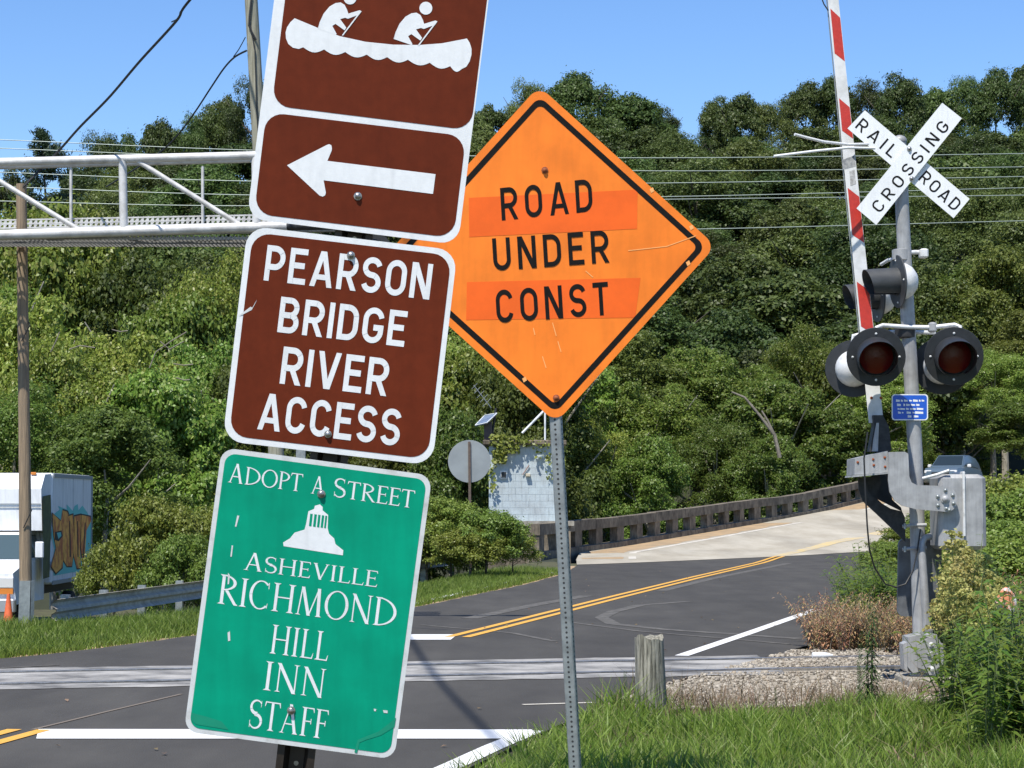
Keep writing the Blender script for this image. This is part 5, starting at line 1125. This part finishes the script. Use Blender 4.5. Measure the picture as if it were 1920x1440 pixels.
# leaning bare limb among the bank trees and dead twigs
wl = mat('dead_wood', (.24, .21, .165), .9, scale=6, col2=(.13, .115, .09))
for pts, r_ in (([(1462, 858), (1452, 815), (1425, 780), (1396, 745), (1372, 735)], .10), ([(1452, 815), (1440, 790), (1428, 770)], .06)):
    b = MB().tube([P(x, y, 103.5) for x, y in pts], [r_ * (1 - .15 * i) for i in range(len(pts))], 7).build('bare_limb', wl, None, smooth=True); tag(b, 'pale bare leaning limb showing among the riverbank trees', 'branch', 'bare limbs on the riverbank')
for k, pts in enumerate(([(280, 690), (292, 660), (320, 640), (350, 622)], [(300, 640), (318, 655), (345, 640)], [(325, 682), (345, 685), (362, 683)], [(95, 660), (105, 640), (112, 622)], [(130, 655), (150, 648), (178, 652)], [(210, 618), (225, 622), (240, 620)], [(330, 708), (345, 713), (356, 712)])):
    b = MB().tube([P(x, y, 62.5) for x, y in pts], .018, 5).build('bare_twig', wl, None); tag(b, 'pale dead twig sticking out of the leafy bank', 'twig', 'dead twigs on the leafy bank')
def shrub(x, yt, Yb, w_, label, k=0, group=None, mesh=None, name='shrub'):
    top = P(x, yt, Yb); g = float(terrain(top.x, Yb)); return tree(name, mesh or SHR[k % 3], TRS[k % 2], (top.x, Yb, g), w_, max(top.z - g, .4) / 2.1, k * 1.3, label, 'shrub', group, 'stems', 'foliage')
for k, (x, yt, Yb, w_) in enumerate(((300, 918, 46, 1.0), (375, 940, 47, .9), (345, 985, 44, .75), (215, 1000, 47, .7), (430, 930, 48, 1.0))): shrub(x, yt, Yb, w_, 'bright leafy shrub behind the guardrail near the truck', k, 'shrubs behind the guardrail')
for k, (x, yt, Yb, w_) in enumerate(((845, 925, 48.6, .85), (912, 950, 48.2, .8), (962, 985, 48.8, .55), (800, 960, 48.6, .8), (880, 985, 47.6, .7))): shrub(x, yt, Yb, w_, 'rounded leafy bush below the round grey sign', k, 'bushes below the round sign')
for k, (x, yt, Yb, w_) in enumerate(((1850, 905, 36, .9), (1905, 880, 40, 1.2), (1880, 960, 30, .9), (1950, 900, 33, 1.2), (1930, 1000, 25, .8), (1985, 960, 26, .9), (1800, 930, 50, .9), (1760, 940, 56, .9), (1840, 990, 27, .6), (1700, 985, 52, .8), (1680, 1010, 44, .6))): shrub(x, yt, Yb, w_, 'leafy roadside shrub on the bank right of the crossing mast', k, 'shrubs on the roadside bank')
# vines on the hut
rgv = np.random.default_rng(3); vp = []
for (x0_, y0_, x1_, y1_, k, dens) in ((925, 818, 975, 850, 260, 1), (922, 845, 950, 870, 120, 1), (975, 822, 1000, 836, 40, 1), (1000, 826, 1030, 860, 45, 1), (1022, 850, 1040, 900, 26, 1), (915, 870, 930, 925, 40, 1), (918, 815, 945, 835, 90, 1)):
    for _ in range(k):
        q = P(rgv.uniform(x0_, x1_), rgv.uniform(y0_, y1_), YH - rgv.uniform(.02, .28)); vp.append((q.x, q.y, q.z))
vp = np.array(vp); vm = npmesh('hut_vine', leaf_quads(vp, rgv.normal(size=(len(vp), 3)) * .6 + np.array([0, -.8, .6]), .13, .7, rgv), quads(len(vp)), shrub_leaf)
vo = bpy.data.objects.new('trailing_vine', vm); C.objects.link(vo); tag(vo, 'green vine trailing over the hut roof and wall', 'vine')

# ---- grass
def vnoise(x, y, s): return np.sin(x * s * 1.3 + 1.7 * np.sin(y * s * .9)) * np.sin(y * s * 1.1 + 1.3 * np.sin(x * s * .7 + 2))
def grass(name, gx, gy, gz, gh, gw, m, label, rg=rng, lean=.55):
    N = len(gx); a = rg.uniform(0, 6.28, N); la = rg.uniform(0, 6.28, N); ln = gh * rg.uniform(.1, lean * 1.6, N)
    dx, dy = np.cos(a) * gw, np.sin(a) * gw; lx, ly = np.cos(la) * ln, np.sin(la) * ln
    def pr(f, w_, zz): return np.stack([np.stack([gx + lx * f - dx * w_, gy + ly * f - dy * w_, gz + zz], -1), np.stack([gx + lx * f + dx * w_, gy + ly * f + dy * w_, gz + zz], -1)], 1)
    v = np.concatenate([pr(0, 1, 0 * gh - .02), pr(.28, .8, gh * .55), pr(1, .12, gh * .95)], 1)
    b = 6 * np.arange(N)[:, None]
    f = np.concatenate([b + np.array([0, 1, 3, 2]), b + np.array([2, 3, 5, 4])], 0)
    me_ = npmesh(name, v.reshape(-1, 3), f, m); o = bpy.data.objects.new(name, me_); C.objects.link(o); return tag(o, label, 'grass', kind='stuff')
N = 120000; gy = rng.uniform(8, 17.9, N) ; gx = rng.uniform(-3, 7.5, N)
edge = 16.75 + .35 * vnoise(gx, gy, 1.6) + .25 * np.sin(gx * 3) + .12 * (gx - 3); keep = (gx > xr(gy) + np.interp(gy, [12, 15, 16], [.30, .26, .12]) + .06 * vnoise(gx, gy, 5)) & (gy < edge) & (rng.random(N) < np.clip(1.15 - .5 * np.abs(vnoise(gx, gy, 2.3)) ** 3, .25, 1)) & ((gy > 11.5) | (rng.random(N) < .35))
keep &= ~((np.abs(gx - gb0.x) < .11) & (np.abs(gy - gb0.y) < .11))
gx, gy = gx[keep], gy[keep]; gh = (.09 + .07 * vnoise(gx, gy, 1.9) + .04 * vnoise(gx, gy, 6.1) + rng.uniform(0, .14, len(gx))) * np.where(gy > 16, .9, 1); gh = np.clip(gh, .05, .36)
nb_ = np.hypot(gx - gb0.x, gy - gb0.y) < .5; gh = np.where(nb_, gh * 1.6, gh)
grass('roadside_grass', gx, gy, np.zeros(len(gx)) - .03, gh, rng.uniform(.003, .0085, len(gx)), grass_near, 'bright green grass growing around the sign posts')
N = 16000; gy = rng.uniform(16.2, 18.9, N); gx = rng.uniform(.5, 7.5, N); keep = (gx > xr(gy) + .12) & (rng.random(N) < np.clip(.75 + .5 * vnoise(gx, gy, 2.6) - .28 * (gy - 16.6), .03, 1)); gx, gy = gx[keep], gy[keep]
grass('dry_grass', gx, gy, np.zeros(len(gx)) - .02, rng.uniform(.05, .24, len(gx)) * np.where(rng.random(len(gx)) < .1, 1.7, .85), rng.uniform(.002, .004, len(gx)), grass_dry, 'dry brown grass between the lawn and the ballast', lean=.9)
N = 5000; gy = rng.uniform(12, 17, N); gx = rng.uniform(-.3, 7, N); keep = (gx > xr(gy) + .3) & (vnoise(gx + 3, gy, 1.7) > .15); gx, gy = gx[keep], gy[keep]
grass('lawn_thatch', gx, gy, np.zeros(len(gx)) - .02, rng.uniform(.06, .22, len(gx)), rng.uniform(.002, .005, len(gx)), grass_dry, 'straw coloured dead blades among the green grass', lean=1.2)
N = 130000; gy = 20.6 + 33 * rng.random(N) ** 1.35; dlv = 11 * rng.random(N) ** 1.2; gx = xl(gy) - .06 - dlv
onr = (gy < 23.2) & (np.abs(gy - (20.72 + .25 * gx)) < 2.2); keep = ~onr; gx, gy, dlv = gx[keep], gy[keep], dlv[keep]
gz = terrain(gx, gy); gh = np.clip((.08 + .05 * vnoise(gx, gy, 1.2) + rng.uniform(0, .09, len(gx))) * np.interp(dlv, [0, .8, 2, 6], [.7, 1.0, 1.15, 1.35]), .04, .6)
grass('verge_grass', gx, gy, gz, gh, rng.uniform(.004, .009, len(gx)), grass_left, 'bright green grass verge between road and guardrail')
N = 26000; gy = 27.2 + 34 * rng.random(N) ** 1.4; gx = xr(gy) + .1 + 9 * rng.random(N) ** 1.3; gz = terrain(gx, gy)
grass('bank_grass', gx, gy, gz, rng.uniform(.15, .55, N), rng.uniform(.004, .010, N), grass_left, 'tall grass on the bank beyond the railway track')

# ---- weeds
def weed_mesh(name, nst, h, nl, ll, lw, m, seed, spread=.15, droop=.3, low=.1, curl=.0):
    rg = np.random.default_rng(seed); P0, stem = [], MB()
    quadsv = []
    for s in range(nst):
        a = rg.uniform(0, 6.28); hh = h * rg.uniform(.65, 1); bx, by = np.cos(a) * spread * rg.uniform(.1, .5), np.sin(a) * spread * rg.uniform(.1, .5); lx, ly = np.cos(a) * spread * rg.uniform(.3, 1.3), np.sin(a) * spread * rg.uniform(.3, 1.3)
        f = lambda t: np.array([bx + lx * t * t, by + ly * t * t, hh * t])
        stem.tube([Vector(f(t)) for t in (-.05, .35, .7, 1.0)], [.006 * h + .001, .005 * h, .0035 * h, .0015 * h], 5)
        for i in range(nl):
            t = low + (1 - low) * (i + rg.uniform(0, 1)) / nl; p = f(t); b = i * 2.4 + rg.uniform(-.5, .5); l = ll * rg.uniform(.6, 1.15) * (1 - .45 * t) * (.6 + .8 * min(1, t / .25) * .5)
            dr = np.array([np.cos(b), np.sin(b), .45 - droop * rg.uniform(.3, 1.6)]); dr /= np.linalg.norm(dr); sd3 = np.cross(dr, [0, 0, 1]); sd3 /= np.linalg.norm(sd3) + 1e-9; upv = np.cross(sd3, dr)
            w2 = lw * l / ll; mid = p + dr * l * .5 + upv * l * .06; tip = p + dr * l - np.array([0, 0, l * droop * .5])
            quadsv.append([p, mid + sd3 * w2 + upv * w2 * .3, tip, mid - sd3 * w2 + upv * w2 * .3])
    v = np.array(quadsv).reshape(-1, 3); me_ = npmesh(name + '_leaves', v, quads(len(v) // 4), m)
    sm = bpy.data.meshes.new(name + '_stem'); sm.from_pydata(stem.v, [], stem.f); sm.update(); sm.materials.append(MATS['weed_stem'] if m is not dead_leaf else wl); return me_, sm
mat('weed_stem', (.10, .13, .04), .7, var=.2, scale=20)
WD = [weed_mesh('broad_weed', 6, 1.0, 30, .23, .027, weed_leaf, 300 + i, .24, .35) for i in range(4)]
GD = [weed_mesh('goldenrod', 6, 1.0, 40, .10, .009, weed_leaf, 320 + i, .16, .3) for i in range(2)]
DD = [weed_mesh('dead_weed', 12, 1.0, 40, .15, .020, dead_leaf, 340 + i, .5, .5, .0) for i in range(3)]
HW = weed_mesh('horseweed', 3, 1.0, 170, .13, .011, leafmat('horseweed_leaves', [(.035, .07, .018), (.05, .095, .022), (.07, .12, .03)], .25, .6, .1), 360, .05, .55, .03)
def weed(name, mm, x, yb, Yb, h, label, cat, group, w_=1.0, rot=None, plumes=None):
    q = P(x, yb, Yb); g = float(terrain(q.x, Yb)); r_ = tree(name, mm[0], mm[1], (q.x, Yb, g), h * w_, h, rd.uniform(0, 6.28) if rot is None else rot, label, cat, group, 'stems', 'leaves')
    if plumes:
        c = bpy.data.objects.new('flower_plume', plumes); C.objects.link(c); c.parent = r_
    return r_
for k in range(20):
    x = rd.uniform(1775, 2010); Yb = rd.uniform(13.8, 18.2); weed('leafy_weed', WD[k % 4], x, 1300, Yb, rd.uniform(.7, 1.15) * (.85 if x < 1810 else 1.05), 'tall leafy green weed at the foot of the crossing mast', 'weed', 'leafy weeds by the crossing mast', 1.15)
def plume_mesh(seed):
    rg = np.random.default_rng(seed); pts = []
    for s in range(6):
        a = rg.uniform(0, 6.28); r0 = rg.uniform(.02, .16); cx_, cy_ = np.cos(a) * r0, np.sin(a) * r0; zt_ = rg.uniform(.78, 1.0)
        for k in range(16):
            b = rg.uniform(0, 6.28); z = zt_ - rg.uniform(0, .30); L = (zt_ - z) * .38 + .02; t = rg.uniform(.1, 1, 26)
            pts.append(np.stack([cx_ + np.cos(b) * L * t, cy_ + np.sin(b) * L * t, z + .05 * t - .05 * t * t], 1) + rg.normal(size=(26, 3)) * .010)
    pts = np.concatenate(pts); return npmesh('plume', leaf_quads(pts, rg.normal(size=pts.shape), .026, .7, rg), quads(len(pts)), plume)
PL = [plume_mesh(9), plume_mesh(10)]
for k, (x, Yb, h) in enumerate(((1800, 18.6, 1.38), (1822, 18.9, 1.42), (1845, 19.4, 1.30), (1780, 18.2, 1.22), (1862, 18.2, 1.12), (1812, 17.6, 1.12), (1838, 20.6, 1.45))): weed('goldenrod', GD[k % 2], x, 1290, Yb, h, 'pale yellow goldenrod plume beside the gate mechanism', 'plant', 'goldenrod by the gate mechanism', 1.1, plumes=PL[k % 2])
for k in range(44):
    x = rd.uniform(1530, 1770); Yb = rd.uniform(23.8, 26.5) if x < 1700 else rd.uniform(22.9, 25); weed('dead_weed', DD[k % 3], x, 1200, Yb, rd.uniform(.4, .72), 'reddish brown dried weed clump beside the railway track', 'weed', 'dried weeds by the track', 1.0)
for k in range(20):
    x = rd.uniform(1570, 1720); Yb = rd.uniform(26.5, 33); weed('leafy_weed', WD[k % 4], x, 1150, Yb, rd.uniform(.7, 1.2) * np.interp(x, [1570, 1640], [.65, 1.1]), 'leafy green weed on the road edge behind the crossing mast', 'weed', 'weeds behind the crossing mast', 1.3)
for k in range(16):
    x = rd.uniform(1760, 1960); Yb = rd.uniform(20, 27); weed('leafy_weed', WD[k % 4], x, 1250, Yb, rd.uniform(.7, 1.3), 'leafy green weed on the bank right of the mechanism box', 'weed', 'weeds on the bank', 1.2)
for k in range(8):
    x = rd.uniform(1860, 1960); Yb = rd.uniform(21, 30); weed('dead_weed', DD[k % 3], x, 1200, Yb, rd.uniform(.8, 1.3), 'tall brown dried brush on the bank', 'weed', 'dried brush on the bank', .8)
weed('horseweed', HW, 1633, 1350, 16.35, .92, 'tall dark slender weed stalk standing in front of the gravel', 'weed', None, .95)
weed('horseweed', HW, 1612, 1345, 16.5, .62, 'shorter thin weed stalk beside the tall dark one', 'weed', None, .45)
for k, (x, Yb, h) in enumerate(((1172, 17.0, .36), (1275, 16.4, .22), (1355, 15.9, .2), (1455, 16.6, .26))): weed('thin_weed', HW, x, 1330, Yb, h, 'small thin weed standing in the grass near the wooden post', 'weed', 'small weeds near the wooden post', .6)
# ---- litter
lt = P(1888, 1130, 17.6); mbz = MB(); rl_ = random.Random(3); n = 12
mbz.add([lt + Vector((.10 * math.cos(6.28 * k / n) * rl_.uniform(.6, 1.1) * math.cos((j - 2) * .7), .08 * math.sin(6.28 * k / n), .06 * (j - 2) * rl_.uniform(.8, 1.2))) for j in range(5) for k in range(n)], [(j * n + k, j * n + (k + 1) % n, (j + 1) * n + (k + 1) % n, (j + 1) * n + k) for j in range(4) for k in range(n)] + [tuple(range(n)), tuple(range(4 * n, 5 * n))])
lb_ = mbz.build('litter_bag', mat('plastic_bag', (.7, .66, .62), .4, scale=7, col2=(.62, .22, .10), lo=.42, hi=.5), None); tag(lb_, 'crumpled white and orange bag caught in the weeds', 'bag')
bo = G(1545, 1236); tag(MB().lathe(bo + Vector((-.12, .05, .035)), (1, .1, 0), [(0, 0), (.032, .005), (.034, .12), (.030, .16), (.014, .20), (.014, .22), (0, .221)], 14).build('plastic_bottle', mat('clear_plastic', (.62, .66, .68), .15, scale=12, col2=(.75, .75, .75)), None, smooth=True), 'crushed clear plastic bottle lying on the railway ballast', 'bottle')
rl2 = np.random.default_rng(21); lp = []
for _ in range(46):
    q = G(rl2.uniform(820, 1480), rl2.uniform(1070, 1225)); lp.append((q.x, q.y, hr(q.y) + .012))
for _ in range(14):
    q = G(rl2.uniform(60, 900), rl2.uniform(1290, 1435)); lp.append((q.x, q.y, hr(q.y) + .012))
lp = np.array(lp); lm = npmesh('fallen_leaves', leaf_quads(lp, rl2.normal(size=lp.shape) * .25 + np.array([0, 0, 1]), .055, .6, rl2), quads(len(lp)), grass_dry)
lo_ = bpy.data.objects.new('fallen_leaves', lm); C.objects.link(lo_); tag(lo_, 'dry fallen leaves scattered on the asphalt', 'leaves', kind='stuff')
